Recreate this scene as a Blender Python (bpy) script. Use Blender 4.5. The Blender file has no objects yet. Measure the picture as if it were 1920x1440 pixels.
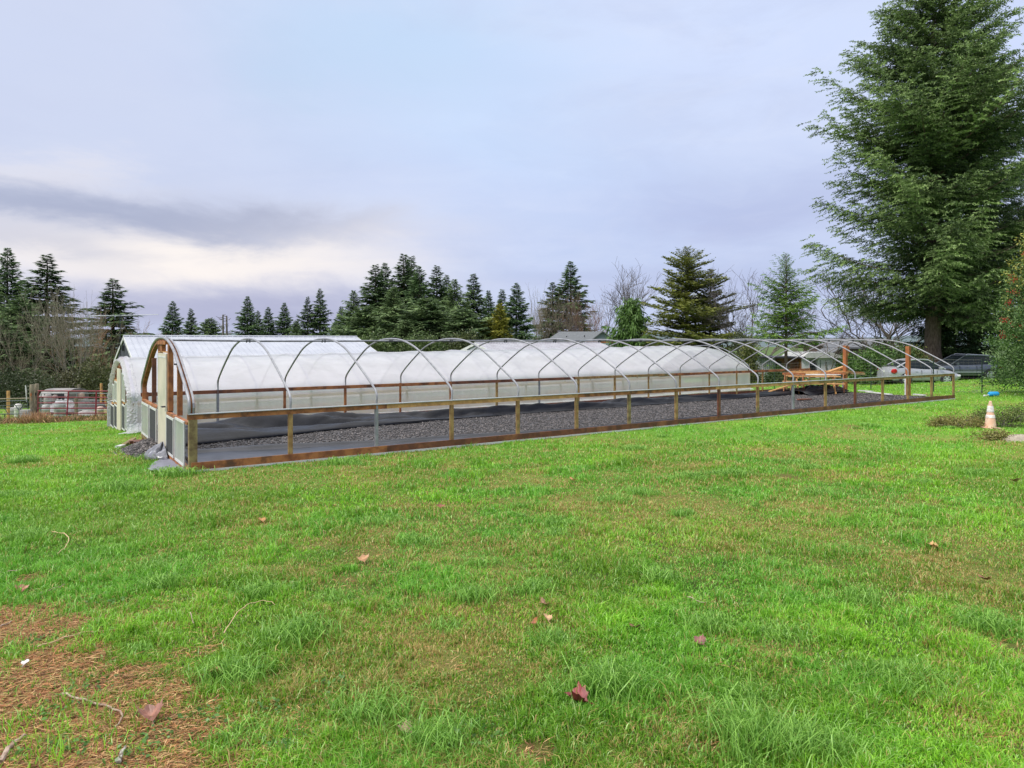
import bpy, math, random
import numpy as np
from math import sin, cos, pi, radians
from mathutils import Vector, Matrix

sc = bpy.context.scene
col = sc.collection

# ------------------------------------------------------------------ camera
F = 1335.4; HZ = 638.5; EYE = 2.25          # focal length and horizon of the 1920x1440 picture, eye height
cam_d = bpy.data.cameras.new('camera'); cam = bpy.data.objects.new('camera', cam_d); col.objects.link(cam)
cam.location = (0, 0, EYE); cam.rotation_euler = (radians(90), 0, 0)
cam_d.sensor_width = 36; cam_d.lens = F / 1920 * 36
cam_d.shift_y = (HZ - 720) / 1920
cam_d.clip_end = 5000; cam_d.clip_start = 0.05
sc.camera = cam

# ------------------------------------------------------------------ light
sc.view_settings.view_transform = 'Standard'; sc.view_settings.look = 'None'
sc.view_settings.exposure = 0.20; sc.view_settings.gamma = 1.0
SUN_AZ, SUN_EL = radians(-120), radians(48)
sd = bpy.data.lights.new('sun', 'SUN'); sd.energy = 2.5; sd.angle = radians(9); sd.color = (1.0, .97, .92)
so = bpy.data.objects.new('sun', sd); col.objects.link(so)
sv = Vector((sin(SUN_AZ) * cos(SUN_EL), cos(SUN_AZ) * cos(SUN_EL), sin(SUN_EL)))
so.rotation_euler = sv.to_track_quat('Z', 'Y').to_euler()

w = bpy.data.worlds.new('World'); sc.world = w; w.use_nodes = True
nt = w.node_tree; nt.nodes.clear()
def N(t, tree=None, **kw):
    n = (tree or nt).nodes.new(t)
    for k, v in kw.items(): setattr(n, k, v)
    return n
def ln(a, b, tree=None): (tree or nt).links.new(a, b)
def M_(op, a, b=None, c=None, tree=None, clamp=False):
    n = N('ShaderNodeMath', tree, operation=op); n.use_clamp = clamp
    for i, v in enumerate((a, b, c)):
        if v is None: continue
        if isinstance(v, (int, float)): n.inputs[i].default_value = v
        else: ln(v, n.inputs[i], tree)
    return n.outputs[0]
def MIX(f, a, b, tree=None, mode='MIX'):
    n = N('ShaderNodeMix', tree, data_type='RGBA', blend_type=mode)
    for i, v in ((0, f), (6, a), (7, b)):
        if isinstance(v, (int, float)): n.inputs[i].default_value = v
        elif isinstance(v, tuple): n.inputs[i].default_value = (*v[:3], 1)
        else: ln(v, n.inputs[i], tree)
    return n.outputs[2]
def SM(x, lo, hi, tree=None):
    n = N('ShaderNodeMapRange', tree, interpolation_type='SMOOTHSTEP')
    ln(x, n.inputs[0], tree); n.inputs[1].default_value = lo; n.inputs[2].default_value = hi
    return n.outputs[0]
tc = N('ShaderNodeTexCoord'); sp = N('ShaderNodeSeparateXYZ'); ln(tc.outputs['Generated'], sp.inputs[0])
X, Y, Z = sp.outputs
az = M_('ARCTAN2', X, Y); el = M_('ARCSINE', Z)
zz = M_('ADD', M_('MAXIMUM', Z, 0.0), 0.16)
cmb = N('ShaderNodeCombineXYZ'); ln(M_('DIVIDE', X, zz), cmb.inputs[0]); ln(M_('DIVIDE', Y, zz), cmb.inputs[1])
def wn(scale, detail=5, rough=.55, off=0.0, sx=1.0, sy=1.0, dist=0.0):
    mp = N('ShaderNodeMapping'); ln(cmb.outputs[0], mp.inputs[0])
    mp.inputs['Location'].default_value = (off, off * .7, off * .3); mp.inputs['Scale'].default_value = (sx, sy, 1)
    mp.inputs['Rotation'].default_value = (0, 0, .35)
    n = N('ShaderNodeTexNoise'); ln(mp.outputs[0], n.inputs['Vector'])
    n.inputs['Scale'].default_value = scale; n.inputs['Detail'].default_value = detail; n.inputs['Roughness'].default_value = rough
    n.inputs['Distortion'].default_value = dist
    return n.outputs[0]
n1 = wn(.55, 5, .5, 3.1, .6, 1.0); n2 = wn(1.3, 6, .6, 7.7, .5, 1.0, .4); n3 = wn(.9, 3, .5, 1.2, .35, 1.2)
ca = N('ShaderNodeCombineXYZ'); ln(M_('MULTIPLY', az, 1.0), ca.inputs[0]); ln(M_('MULTIPLY', el, 2.6), ca.inputs[1])
def an(scale, detail=7, rough=.6, off=0.0, dist=.4):
    mp = N('ShaderNodeMapping'); ln(ca.outputs[0], mp.inputs[0]); mp.inputs['Location'].default_value = (off, off * .6, 0); mp.inputs['Rotation'].default_value = (0, 0, .12)
    n = N('ShaderNodeTexNoise'); ln(mp.outputs[0], n.inputs['Vector']); n.inputs['Scale'].default_value = scale; n.inputs['Detail'].default_value = detail; n.inputs['Roughness'].default_value = rough; n.inputs['Distortion'].default_value = dist
    return n.outputs[0]
a1 = an(3.2, 8, .62, 2.2); a2 = an(8.0, 7, .62, 9.1, .8); a3 = an(2.0, 6, .55, 6.4)
waz = M_('ADD', az, M_('MULTIPLY', M_('SUBTRACT', n2, .5), .20))
waz = M_('ADD', waz, M_('MULTIPLY', M_('SUBTRACT', a1, .5), .22))
wel = M_('ADD', el, M_('MULTIPLY', M_('SUBTRACT', n1, .5), .10))
wel = M_('ADD', wel, M_('MULTIPLY', M_('SUBTRACT', a1, .5), .10))
wel = M_('ADD', wel, M_('MULTIPLY', M_('SUBTRACT', a2, .5), .045))
def blob(a0, e0, sa, se, slope=0.0):
    da = M_('DIVIDE', M_('SUBTRACT', waz, a0), sa)
    ee = M_('ADD', e0, M_('MULTIPLY', M_('SUBTRACT', waz, a0), slope))
    de = M_('DIVIDE', M_('SUBTRACT', wel, ee), se)
    return M_('POWER', 2.718, M_('MULTIPLY', M_('ADD', M_('POWER', M_('ABSOLUTE', da), 3.0), M_('POWER', M_('ABSOLUTE', de), 2.0)), -1.0))
D = radians
sky_n = N('ShaderNodeTexSky', sky_type='NISHITA'); sky_n.sun_disc = False
sky_n.sun_elevation = SUN_EL; sky_n.sun_rotation = SUN_AZ
nish = MIX(1.0, sky_n.outputs[0], (.085, .085, .085), mode='MULTIPLY')
c = MIX(SM(el, D(0), D(24)), (.47, .52, .72), (.57, .66, .89))
c = MIX(SM(n1, .35, .65), c, MIX(.38, c, (.50, .62, .86)))
n4 = wn(3.2, 6, .6, 5.5, .45, 1.0, .3)
c = MIX(M_('MULTIPLY', SM(n4, .40, .66), .22), c, (.60, .66, .86))
c = MIX(M_('MULTIPLY', SM(a3, .38, .62), .38), c, (.60, .67, .84))
c = MIX(M_('MULTIPLY', SM(a1, .46, .64), .22), c, (.42, .47, .66))
c = MIX(M_('MULTIPLY', SM(a2, .46, .66), .13), c, (.68, .73, .86))
# left side is paler and greyer
c = MIX(M_('MULTIPLY', SM(az, D(5), D(-34)), .75), c, (.55, .60, .76))
c = MIX(M_('MULTIPLY', SM(n3, .45, .66), .32), c, (.43, .475, .67))
# thin patch of blue showing through, high and left of centre
c = MIX(M_('MULTIPLY', blob(D(-9), D(22), D(13), D(5)), .55), c, MIX(.2, (.52, .72, .93), nish))
c = MIX(M_('MULTIPLY', blob(D(1), D(17), D(11), D(5)), .30), c, (.55, .70, .93))
# cream opening low on the left with grey banks above it and below it
c = MIX(M_('MULTIPLY', blob(D(-25), D(6.0), D(17), D(3.0), .03), 1.0), c, (.90, .84, .80))
c = MIX(M_('MULTIPLY', blob(D(-33), D(11.6), D(8), D(1.2), -.05), .6), c, (.78, .76, .80))
c = MIX(M_('MULTIPLY', blob(D(-27), D(9.2), D(15), D(1.7), -.06), .85), c, (.335, .375, .52))
c = MIX(M_('MULTIPLY', blob(D(-33), D(6.6), D(5), D(1.2), -.1), .5), c, (.42, .45, .58))
c = MIX(M_('MULTIPLY', blob(D(-19), D(1.8), D(18), D(2.4)), .8), c, (.37, .38, .54))
c = MIX(M_('MULTIPLY', blob(D(19), D(10.5), D(13), D(2.2)), .45), c, (.37, .41, .64))
c = MIX(M_('MULTIPLY', blob(D(21), D(5), D(12), D(1.6)), .30), c, (.36, .40, .62))
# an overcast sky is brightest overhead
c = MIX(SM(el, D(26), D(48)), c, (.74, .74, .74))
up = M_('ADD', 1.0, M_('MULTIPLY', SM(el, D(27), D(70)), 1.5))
bg = N('ShaderNodeBackground'); out = N('ShaderNodeOutputWorld')
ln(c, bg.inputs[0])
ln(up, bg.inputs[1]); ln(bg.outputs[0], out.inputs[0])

# ------------------------------------------------------------------ terrain frame
OX, OY, TH = -5.487, 12.168, radians(34.12)          # near corner of the open hoop house and its long direction
DU = (cos(TH), sin(TH)); NV = (-sin(TH), cos(TH))
def uv(x, y):
    dx, dy = x - OX, y - OY
    return dx * DU[0] + dy * DU[1], dx * NV[0] + dy * NV[1]
def xy(u, v): return OX + u * DU[0] + v * NV[0], OY + u * DU[1] + v * NV[1]
_rs = np.random.RandomState(11)
_lat = _rs.rand(256, 256)
def vnoise(x, y, s):
    x = np.asarray(x, float) / s + 1000.3; y = np.asarray(y, float) / s + 1000.7
    xi = np.floor(x).astype(int); yi = np.floor(y).astype(int); fx = x - xi; fy = y - yi
    fx = fx * fx * (3 - 2 * fx); fy = fy * fy * (3 - 2 * fy)
    a = _lat[xi % 256, yi % 256]; b = _lat[(xi + 1) % 256, yi % 256]; c_ = _lat[xi % 256, (yi + 1) % 256]; d = _lat[(xi + 1) % 256, (yi + 1) % 256]
    return (a * (1 - fx) + b * fx) * (1 - fy) + (c_ * (1 - fx) + d * fx) * fy
def fbm(x, y, s, o=4):
    r = 0; a = 1; t = 0
    for i in range(o):
        r = r + a * vnoise(np.asarray(x) + 17.1 * i, np.asarray(y) - 9.3 * i, s); t += a; a *= .55; s *= .47
    return r / t
VK = [-60, 0, 3, 6, 9.5, 15.6, 24, 40, 80, 200, 900]
VA = [.1, 0, -.10, -.24, -.38, -.80, -1.32, -2.1, -4, -7, -12]
VB = [.1, 0, -.03, -.10, -.40, -.62, -.9, -1.3, -2.4, -4, -8]
def gz(x, y):
    x = np.asarray(x, float); y = np.asarray(y, float)
    u = (x - OX) * DU[0] + (y - OY) * DU[1]; v = (x - OX) * NV[0] + (y - OY) * NV[1]
    k = np.clip((u - 3) / 22, 0, 1)
    z = np.interp(v, VK, VA) * (1 - k) + np.interp(v, VK, VB) * k
    d = np.hypot(x, y)
    return z + (vnoise(x, y, 3.1) - .5) * .05 * np.clip(1 - d / 60, 0, 1) + (vnoise(x, y, .8) - .5) * .025 * np.clip(1 - d / 25, 0, 1)
def at(px, py, dz=0.0):                                # the point of the ground seen at a pixel of the 1920x1440 photo
    yy = 10.0
    for _ in range(60):
        x = (px - 960) / F * yy
        hh = EYE - (float(gz(x, yy)) + dz)
        yn = F * hh / max(py - HZ, .5)
        yy = yy * .5 + yn * .5
    x = (px - 960) / F * yy
    return Vector((x, yy, float(gz(x, yy))))
def far(px, Yd):                                       # a ground point on the bearing of px at distance Yd
    x = (px - 960) / F * Yd
    return Vector((x, Yd, float(gz(x, Yd))))
def zat(py, Yd): return EYE - (py - HZ) / F * Yd

# ------------------------------------------------------------------ materials
def mat(name, base, rough=.7, metal=0.0, var=None, scale=6, bump=0.0, bscale=60, spec=.5, stretch=(1, 1, 1), detail=4, lo=.35, hi=.65, attr=None, transl=0.0, alpha=None, coat=0.0, var2=None, scale2=2.0):
    m = bpy.data.materials.new(name); m.use_nodes = True; t = m.node_tree
    b = t.nodes['Principled BSDF']; o = t.nodes['Material Output']
    b.inputs['Roughness'].default_value = rough; b.inputs['Metallic'].default_value = metal
    b.inputs['Specular IOR Level'].default_value = spec; b.inputs['Coat Weight'].default_value = coat
    b.inputs['Base Color'].default_value = (*base, 1)
    csock = None
    tcn = N('ShaderNodeTexCoord', t); mp = N('ShaderNodeMapping', t); ln(tcn.outputs['Object'], mp.inputs[0], t); mp.inputs['Scale'].default_value = stretch
    def nz(s, d=detail, r=.6):
        n = N('ShaderNodeTexNoise', t); ln(mp.outputs[0], n.inputs['Vector'], t); n.inputs['Scale'].default_value = s
        n.inputs['Detail'].default_value = d; n.inputs['Roughness'].default_value = r; return n.outputs[0]
    if attr:
        a = N('ShaderNodeAttribute', t); a.attribute_name = attr; csock = a.outputs['Color']
    if var is not None:
        csock = MIX(SM(nz(scale), lo, hi, t), csock if csock is not None else tuple(base), tuple(var), t)
    if var2 is not None:
        csock = MIX(SM(nz(scale2, 5, .65), .5, .72, t), csock if csock is not None else tuple(base), tuple(var2), t)
    if csock is not None: ln(csock, b.inputs['Base Color'], t)
    if bump > 0:
        bn = N('ShaderNodeBump', t); bn.inputs['Strength'].default_value = bump; bn.inputs['Distance'].default_value = .02
        ln(nz(bscale, 3), bn.inputs['Height'], t); ln(bn.outputs[0], b.inputs['Normal'], t)
    last = b.outputs[0]
    if transl > 0:
        tr = N('ShaderNodeBsdfTranslucent', t)
        if csock is not None: ln(csock, tr.inputs[0], t)
        else: tr.inputs[0].default_value = (*base, 1)
        mx = N('ShaderNodeMixShader', t); mx.inputs[0].default_value = transl; ln(last, mx.inputs[1], t); ln(tr.outputs[0], mx.inputs[2], t); last = mx.outputs[0]
    if alpha is not None:
        tp = N('ShaderNodeBsdfTransparent', t)
        mx = N('ShaderNodeMixShader', t); mx.inputs[0].default_value = alpha; ln(tp.outputs[0], mx.inputs[1], t); ln(last, mx.inputs[2], t); last = mx.outputs[0]
    ln(last, o.inputs[0], t)
    return m
def film(name, colr, alpha, bump=.5, foldscale=3, streak=(1, 1, 1)):
    m = mat(name, colr, rough=.24, transl=.45, alpha=alpha, bump=0, spec=.5, var=tuple(a * .91 for a in colr), scale=.9, stretch=(1.2, 2, .35), detail=6, lo=.42, hi=.62)
    t = m.node_tree; b = t.nodes['Principled BSDF']
    tcn = N('ShaderNodeTexCoord', t)
    hs = []
    for rot, st, s in ((.5, streak, foldscale), (-.45, (streak[0], streak[1] * .5, streak[2]), foldscale * 1.7)):
        mp = N('ShaderNodeMapping', t); ln(tcn.outputs['Object'], mp.inputs[0], t); mp.inputs['Rotation'].default_value = (0, rot, 0); mp.inputs['Scale'].default_value = st
        n = N('ShaderNodeTexNoise', t); ln(mp.outputs[0], n.inputs['Vector'], t); n.inputs['Scale'].default_value = s; n.inputs['Detail'].default_value = 3
        n.noise_type = 'RIDGED_MULTIFRACTAL'
        hs.append(n.outputs[0])
    bn = N('ShaderNodeBump', t); bn.inputs['Strength'].default_value = bump; bn.inputs['Distance'].default_value = .05
    ln(M_('ADD', hs[0], M_('MULTIPLY', hs[1], .6, tree=t), tree=t), bn.inputs['Height'], t); ln(bn.outputs[0], b.inputs['Normal'], t)
    tr = [n for n in t.nodes if n.type == 'BSDF_TRANSLUCENT'][0]; ln(bn.outputs[0], tr.inputs['Normal'], t)
    return m

WOOD = mat('stained_wood', (.40, .155, .048), .6, var=(.20, .065, .022), scale=5, bump=.3, bscale=50, stretch=(1, 1, 1), var2=(.10, .045, .02), scale2=2.5)
WOODL = mat('fresh_lumber', (.62, .34, .12), .65, var=(.42, .22, .08), scale=7, bump=.25, bscale=40, var2=(.25, .12, .05), scale2=3)
WOODY = mat('yellow_post_wood', (.38, .25, .09), .7, var=(.24, .13, .045), scale=8, bump=.3, bscale=50, var2=(.16, .15, .06), scale2=3)
WOODG = mat('treated_green_wood', (.30, .24, .10), .7, var=(.14, .09, .04), scale=6, bump=.3, bscale=50)
WOODW = mat('weathered_post_wood', (.27, .23, .16), .85, var=(.15, .125, .085), scale=9, stretch=(3, 3, .6), bump=.6, bscale=25)
REDW = mat('wet_red_brown_board', (.20, .066, .030), .45, var=(.10, .035, .018), scale=5, bump=.3, bscale=40, var2=(.32, .13, .05), scale2=2)
ORANGE = mat('orange_stained_post', (.42, .155, .045), .6, var=(.30, .10, .03), scale=4, bump=.2, bscale=40)
GALV = mat('galvanised_pipe', (.33, .33, .35), .40, .22, var=(.24, .24, .26), scale=9)
DGALV = mat('dull_grey_pipe', (.30, .31, .34), .45, .6, var=(.2, .2, .22), scale=6)
STEEL = mat('dark_steel', (.05, .05, .055), .5, .5)
WHITE = mat('white_paint', (.66, .66, .64), .5, var=(.56, .56, .54), scale=4)
CREAM = mat('cream_door_paint', (.66, .59, .47), .5, var=(.60, .54, .43), scale=2.5, var2=(.48, .46, .36), scale2=1.2)
BLKMESH = mat('black_screen_mesh', (.045, .045, .05), .8, var=(.10, .10, .10), scale=70, lo=.45, hi=.6, spec=.2)
FILMG = film('greenish_clear_panel', (.70, .74, .66), .62, .3, 4)
FILM = film('milky_greenhouse_film', (.77, .76, .83), .76, 1.0, 1.1, (1, 1, .3))
FILMS = film('clear_side_curtain', (.86, .83, .86), .68, 1.0, 2.0, (1, 1, .3))
FILME = film('bunched_white_film', (.70, .70, .72), .9, 1.0, 9)
FABRIC = mat('black_liner_sheet', (.016, .017, .022), .30, bump=.45, bscale=5, var=(.032, .033, .042), scale=1.6, spec=.42)
LINER = mat('black_rubber_liner', (.006, .0065, .010), .32, bump=.8, bscale=4, var=(.012, .013, .018), scale=2.5, spec=.22)
FABDULL = mat('grey_weed_cloth', (.20, .20, .24), .5, bump=.5, bscale=30, var=(.22, .22, .27), scale=6, spec=.55)
GRAVEL = mat('wet_basalt_gravel', (.040, .036, .035), .6, var=(.095, .083, .080), scale=34, bump=1.0, bscale=38, detail=2, lo=.42, hi=.62)
STONE = mat('gravel_stone', (.15, .14, .145), .5, attr='tint')
ROOFW = mat('white_metal_roof', (.44, .455, .50), .45, .10, var=(.385, .40, .45), scale=1.2)
RUBBER = mat('tyre_rubber', (.018, .018, .019), .8)
BARK = mat('fir_bark', (.085, .058, .042), .95, var=(.18, .13, .10), scale=5, stretch=(3, 3, .7), bump=1.0, bscale=12)
BARKG = mat('grey_lichen_bark', (.20, .18, .15), .95, var=(.11, .09, .07), scale=7, stretch=(3, 3, .7), bump=.8, bscale=14)
TWIGM = mat('bare_twigs', (.19, .155, .12), .9, attr='tint')
LEAFM = mat('needle_foliage', (.05, .1, .03), .55, attr='tint', transl=.22, spec=.35)
HOLLYM = mat('holly_leaf', (.05, .1, .03), .45, attr='tint', transl=.15, spec=.3)
GRASSM = mat('grass_blade', (.1, .3, .03), .38, attr='tint', transl=.34, spec=.45)
LITTERM = mat('dry_litter', (.3, .15, .07), .8, attr='tint', transl=.1)

# ------------------------------------------------------------------ mesh tools
def mesh_np(name, V, Fc, m, tint=None, smooth=False, nside=None):
    """V (n,3); Fc list of int arrays with k columns each; tint (n,3) per vertex"""
    me = bpy.data.meshes.new(name)
    me.vertices.add(len(V)); me.vertices.foreach_set('co', np.asarray(V, np.float32).ravel())
    loops = np.concatenate([f.ravel() for f in Fc]); tot = np.concatenate([np.full(len(f), f.shape[1]) for f in Fc])
    me.loops.add(len(loops)); me.loops.foreach_set('vertex_index', loops.astype(np.int32))
    me.polygons.add(len(tot)); me.polygons.foreach_set('loop_start', np.concatenate([[0], np.cumsum(tot)[:-1]]).astype(np.int32))
    if smooth: me.polygons.foreach_set('use_smooth', np.ones(len(tot), bool))
    me.update(calc_edges=True)
    if tint is not None:
        a = me.attributes.new('tint', 'FLOAT_COLOR', 'POINT')
        a.data.foreach_set('color', np.concatenate([np.asarray(tint, np.float32), np.ones((len(V), 1), np.float32)], 1).ravel())
    me.materials.append(m)
    return me
def link(name, me, parent=None):
    o = bpy.data.objects.new(name, me); col.objects.link(o)
    if parent is not None: o.parent = parent
    return o
def tag(o, label=None, cat=None, group=None, kind=None):
    if label: o['label'] = label
    if cat: o['category'] = cat
    if group: o['group'] = group
    if kind: o['kind'] = kind
    return o
def thing(name, loc, label, cat, group=None, rz=0.0):
    o = bpy.data.objects.new(name, None); col.objects.link(o); o.location = loc; o.rotation_euler = (0, 0, rz); o.empty_display_size = .2
    return tag(o, label, cat, group)
def dup(o, loc=None, rz=None, s=None, label=None):
    def rec(a, p):
        c_ = a.copy(); col.objects.link(c_)
        if p is not None: c_.parent = p
        for ch in list(a.children): rec(ch, c_)
        return c_
    r = rec(o, None)
    if loc is not None: r.location = loc
    if rz is not None: r.rotation_euler[2] = rz
    if s is not None: r.scale = s if hasattr(s, '__len__') else (s, s, s)
    if label: r['label'] = label
    return r
class MB:
    def __init__(s): s.v = []; s.f = []
    def add(s, vs, fs):
        k = len(s.v); s.v += [tuple(a) for a in vs]; s.f += [tuple(i + k for i in q) for q in fs]
    def box(s, c, d, R=None):
        x, y, z = (a / 2 for a in d); c = Vector(c)
        P = [Vector((i * x, j * y, k * z)) for i in (-1, 1) for j in (-1, 1) for k in (-1, 1)]
        if R is not None: P = [R @ p for p in P]
        s.add([c + p for p in P], [(0, 1, 3, 2), (4, 6, 7, 5), (0, 4, 5, 1), (2, 3, 7, 6), (0, 2, 6, 4), (1, 5, 7, 3)])
    def mm(s, x0, x1, y0, y1, z0, z1): s.box(((x0 + x1) / 2, (y0 + y1) / 2, (z0 + z1) / 2), (x1 - x0, y1 - y0, z1 - z0))
    def bar(s, a, b, w_, h_, up=(0, 0, 1)):
        a = Vector(a); b = Vector(b); d = (b - a); L = d.length; d.normalize(); up = Vector(up)
        if abs(d.dot(up)) > .98: up = Vector((0, 1, 0))
        x = d.cross(up).normalized(); z = x.cross(d)
        s.box((a + b) / 2, (w_, L, h_), Matrix((x, d, z)).transposed())
    def tube(s, pts, r, n=8, cap=True):
        pts = [Vector(p) for p in pts]; rr = r if hasattr(r, '__len__') else [r] * len(pts)
        k = len(s.v); ref = None
        for i, p in enumerate(pts):
            d = (pts[min(i + 1, len(pts) - 1)] - pts[max(i - 1, 0)]).normalized()
            if ref is None: ref = d.orthogonal().normalized()
            a = (ref - d * ref.dot(d)).normalized(); b = d.cross(a); ref = a
            for j in range(n):
                t = 2 * pi * j / n; s.v.append(tuple(p + (a * cos(t) + b * sin(t)) * rr[i]))
        for i in range(len(pts) - 1):
            for j in range(n):
                s.f.append((k + i * n + j, k + i * n + (j + 1) % n, k + (i + 1) * n + (j + 1) % n, k + (i + 1) * n + j))
        if cap: s.f.append(tuple(k + j for j in range(n))[::-1]); s.f.append(tuple(k + (len(pts) - 1) * n + j for j in range(n)))
    def lathe(s, prof, n=20, c=(0, 0, 0), axis='z'):
        k = len(s.v)
        for r, z in prof:
            for j in range(n):
                t = 2 * pi * j / n; a, b = r * cos(t), r * sin(t)
                p = (a, b, z) if axis == 'z' else ((z, a, b) if axis == 'x' else (a, z, b))
                s.v.append((p[0] + c[0], p[1] + c[1], p[2] + c[2]))
        for i in range(len(prof) - 1):
            for j in range(n): s.f.append((k + i * n + j, k + i * n + (j + 1) % n, k + (i + 1) * n + (j + 1) % n, k + (i + 1) * n + j))
        s.f.append(tuple(k + j for j in range(n))[::-1]); s.f.append(tuple(k + (len(prof) - 1) * n + j for j in range(n)))
    def grid(s, fn, us, vs):
        k = len(s.v)
        for a in us:
            for b in vs: s.v.append(tuple(fn(a, b)))
        m_ = len(vs)
        for i in range(len(us) - 1):
            for j in range(m_ - 1): s.f.append((k + i * m_ + j, k + (i + 1) * m_ + j, k + (i + 1) * m_ + j + 1, k + i * m_ + j + 1))
    def prism(s, poly, a, b, axis='y'):
        def P(p, t): return {'y': (p[0], t, p[1]), 'x': (t, p[0], p[1]), 'z': (p[0], p[1], t)}[axis]
        n = len(poly); s.add([P(p, a) for p in poly] + [P(p, b) for p in poly],
            [tuple(range(n))[::-1], tuple(range(n, 2 * n))] + [(i, (i + 1) % n, n + (i + 1) % n, n + i) for i in range(n)])
    def build(s, name, m, parent=None, smooth=False, world=False, bev=0.0, flip=False):
        me = bpy.data.meshes.new(name)
        V = s.v
        if world and parent is not None:
            L = parent.location; V = [(a[0] - L[0], a[1] - L[1], a[2] - L[2]) for a in V]
        me.from_pydata(V, [], s.f); me.materials.append(m)
        import bmesh
        b = bmesh.new(); b.from_mesh(me)
        if bev > 0: bmesh.ops.bevel(b, geom=b.edges[:], offset=bev, segments=2, affect='EDGES', clamp_overlap=True)
        bmesh.ops.recalc_face_normals(b, faces=b.faces); b.to_mesh(me); b.free()
        if smooth:
            for p in me.polygons: p.use_smooth = True
            me.set_sharp_from_angle(angle=radians(40))
        return link(name, me, parent)
rnd = random.Random(5)

# ------------------------------------------------------------------ ground sheet
BAY = 1.696; NB = 16; LEN = BAY * NB; WID = 6.11
LIT = [(at(20, 1350), 1.12), (at(-40, 1180), .75), (at(90, 1450), .80), (at(190, 1345), .36), (at(90, 1180), .4), (at(330, 1300), .22), (at(60, 1150), .3), (at(1885, 1216), .17), (at(838, 1256), .11), (at(1475, 892), .22), (at(1700, 848), .25), (at(1330, 1400), .10), (at(1000, 1415), .13), (at(60, 1085), .2), (at(1600, 800), .3), (at(1010, 1000), .12)]
_drys = [(at(700, 1000), 1.9, .95), (at(600, 1080), .8, .8), (at(880, 900), 2.8, 1.0), (at(1480, 880), 3.0, .9), (at(1650, 1000), 1.6, .6), (at(420, 950), 1.3, .5), (at(1800, 960), 1.8, .6), (at(1470, 1235), .28, .9), (at(840, 1255), .18, .8), (at(1820, 1350), .3, .7),
         (at(1000, 1010), 1.2, .6), (at(1500, 890), .8, .8), (at(560, 1370), .3, .6), (at(1300, 1400), .3, .5), (at(1000, 1420), .25, .6), (at(700, 1330), .3, .6), (at(1700, 900), 1.6, .6), (at(1250, 950), 1.5, .5)]
def sst(x, a, b):
    t = np.clip((x - a) / (b - a), 0, 1); return t * t * (3 - 2 * t)
def litter_mask(x, y):
    r = np.zeros_like(x)
    for p, s in LIT:
        r = np.maximum(r, np.exp(-(((x - p.x) ** 2 + (y - p.y) ** 2) / s ** 2)))
    return sst(r + (fbm(x, y, .5, 3) - .5) * .9 + (fbm(x + 9, y, .12, 3) - .5) * .8, .26, .78)
def dry_mask(x, y):
    d = fbm(x, y, 2.2, 4)
    e = np.zeros_like(x)
    for p, s, k in _drys:
        e = np.maximum(e, k * np.exp(-(((x - p.x) ** 2 + ((y - p.y) * .8) ** 2) / s ** 2)))
    d2 = fbm(x + 50, y, .45, 3)
    return np.clip(sst(d, .50, .74) * .6 + e * .75 * sst(d2, .30, .6) + sst(d2, .62, .8) * .35, 0, 1)
def ground_col(x, y):
    dry = dry_mask(x, y)[:, None]; lit = litter_mask(x, y)[:, None]
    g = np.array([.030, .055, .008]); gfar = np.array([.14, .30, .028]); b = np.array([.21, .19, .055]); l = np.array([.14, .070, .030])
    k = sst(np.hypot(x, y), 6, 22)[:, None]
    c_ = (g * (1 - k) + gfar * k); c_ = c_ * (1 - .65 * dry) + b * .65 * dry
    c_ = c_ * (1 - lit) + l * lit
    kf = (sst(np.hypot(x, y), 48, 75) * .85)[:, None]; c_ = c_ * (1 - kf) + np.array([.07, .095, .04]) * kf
    # muddy track past the cars and rough ground by the gate
    for p, rx, ry, cc in ((at(1830, 733), 3.2, .9, (.15, .14, .13)), (at(1500, 712), 3, 1.2, (.13, .10, .07)), (far(60, 31.2), 5.5, .8, (.17, .11, .08)), (far(200, 33.0), 5.5, 1.2, (.17, .12, .07))):
        m = np.exp(-(((x - p.x) / rx) ** 2 + ((y - p.y) / ry) ** 2) ** 2)[:, None] * sst(fbm(x, y, .7, 3), .35, .6)[:, None] * .9
        c_ = c_ * (1 - m) + np.array(cc) * m
    return c_
s_ = np.sinh(np.linspace(-1, 1, 340) * 6.4) / np.sinh(6.4) * 1500
t_ = np.sinh(np.linspace(-.62, 1, 360) * 6.2) / np.sinh(6.2) * 1500 + 6
gx, gy = np.meshgrid(s_, t_)
V = np.stack([gx.ravel(), gy.ravel(), gz(gx.ravel(), gy.ravel())], 1)
n_, m_ = gx.shape; idx = np.arange(n_ * m_).reshape(n_, m_)
Fq = np.stack([idx[:-1, :-1].ravel(), idx[:-1, 1:].ravel(), idx[1:, 1:].ravel(), idx[1:, :-1].ravel()], 1)
GROUNDM = mat('lawn_soil', (.1, .2, .03), .9, attr='tint', bump=.6, bscale=25, spec=.15)
t = GROUNDM.node_tree; b_ = t.nodes['Principled BSDF']; a_ = [n for n in t.nodes if n.type == 'ATTRIBUTE'][0]
tcn = N('ShaderNodeTexCoord', t)
def tn(s, d, r=.6):
    n = N('ShaderNodeTexNoise', t); ln(tcn.outputs['Object'], n.inputs['Vector'], t); n.inputs['Scale'].default_value = s; n.inputs['Detail'].default_value = d; n.inputs['Roughness'].default_value = r; return n.outputs[0]
cc = MIX(SM(tn(.9, 6, .7), .40, .64, t), a_.outputs['Color'], MIX(.5, a_.outputs['Color'], (.075, .15, .02), t), t)
cc = MIX(M_('MULTIPLY', SM(tn(1.7, 7, .75), .56, .70, t), .55, tree=t), cc, (.22, .17, .06), t)
cc = MIX(M_('MULTIPLY', SM(tn(14, 4, .7), .5, .75, t), .6, tree=t), cc, (.035, .06, .012), t)
ln(cc, b_.inputs['Base Color'], t)
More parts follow.
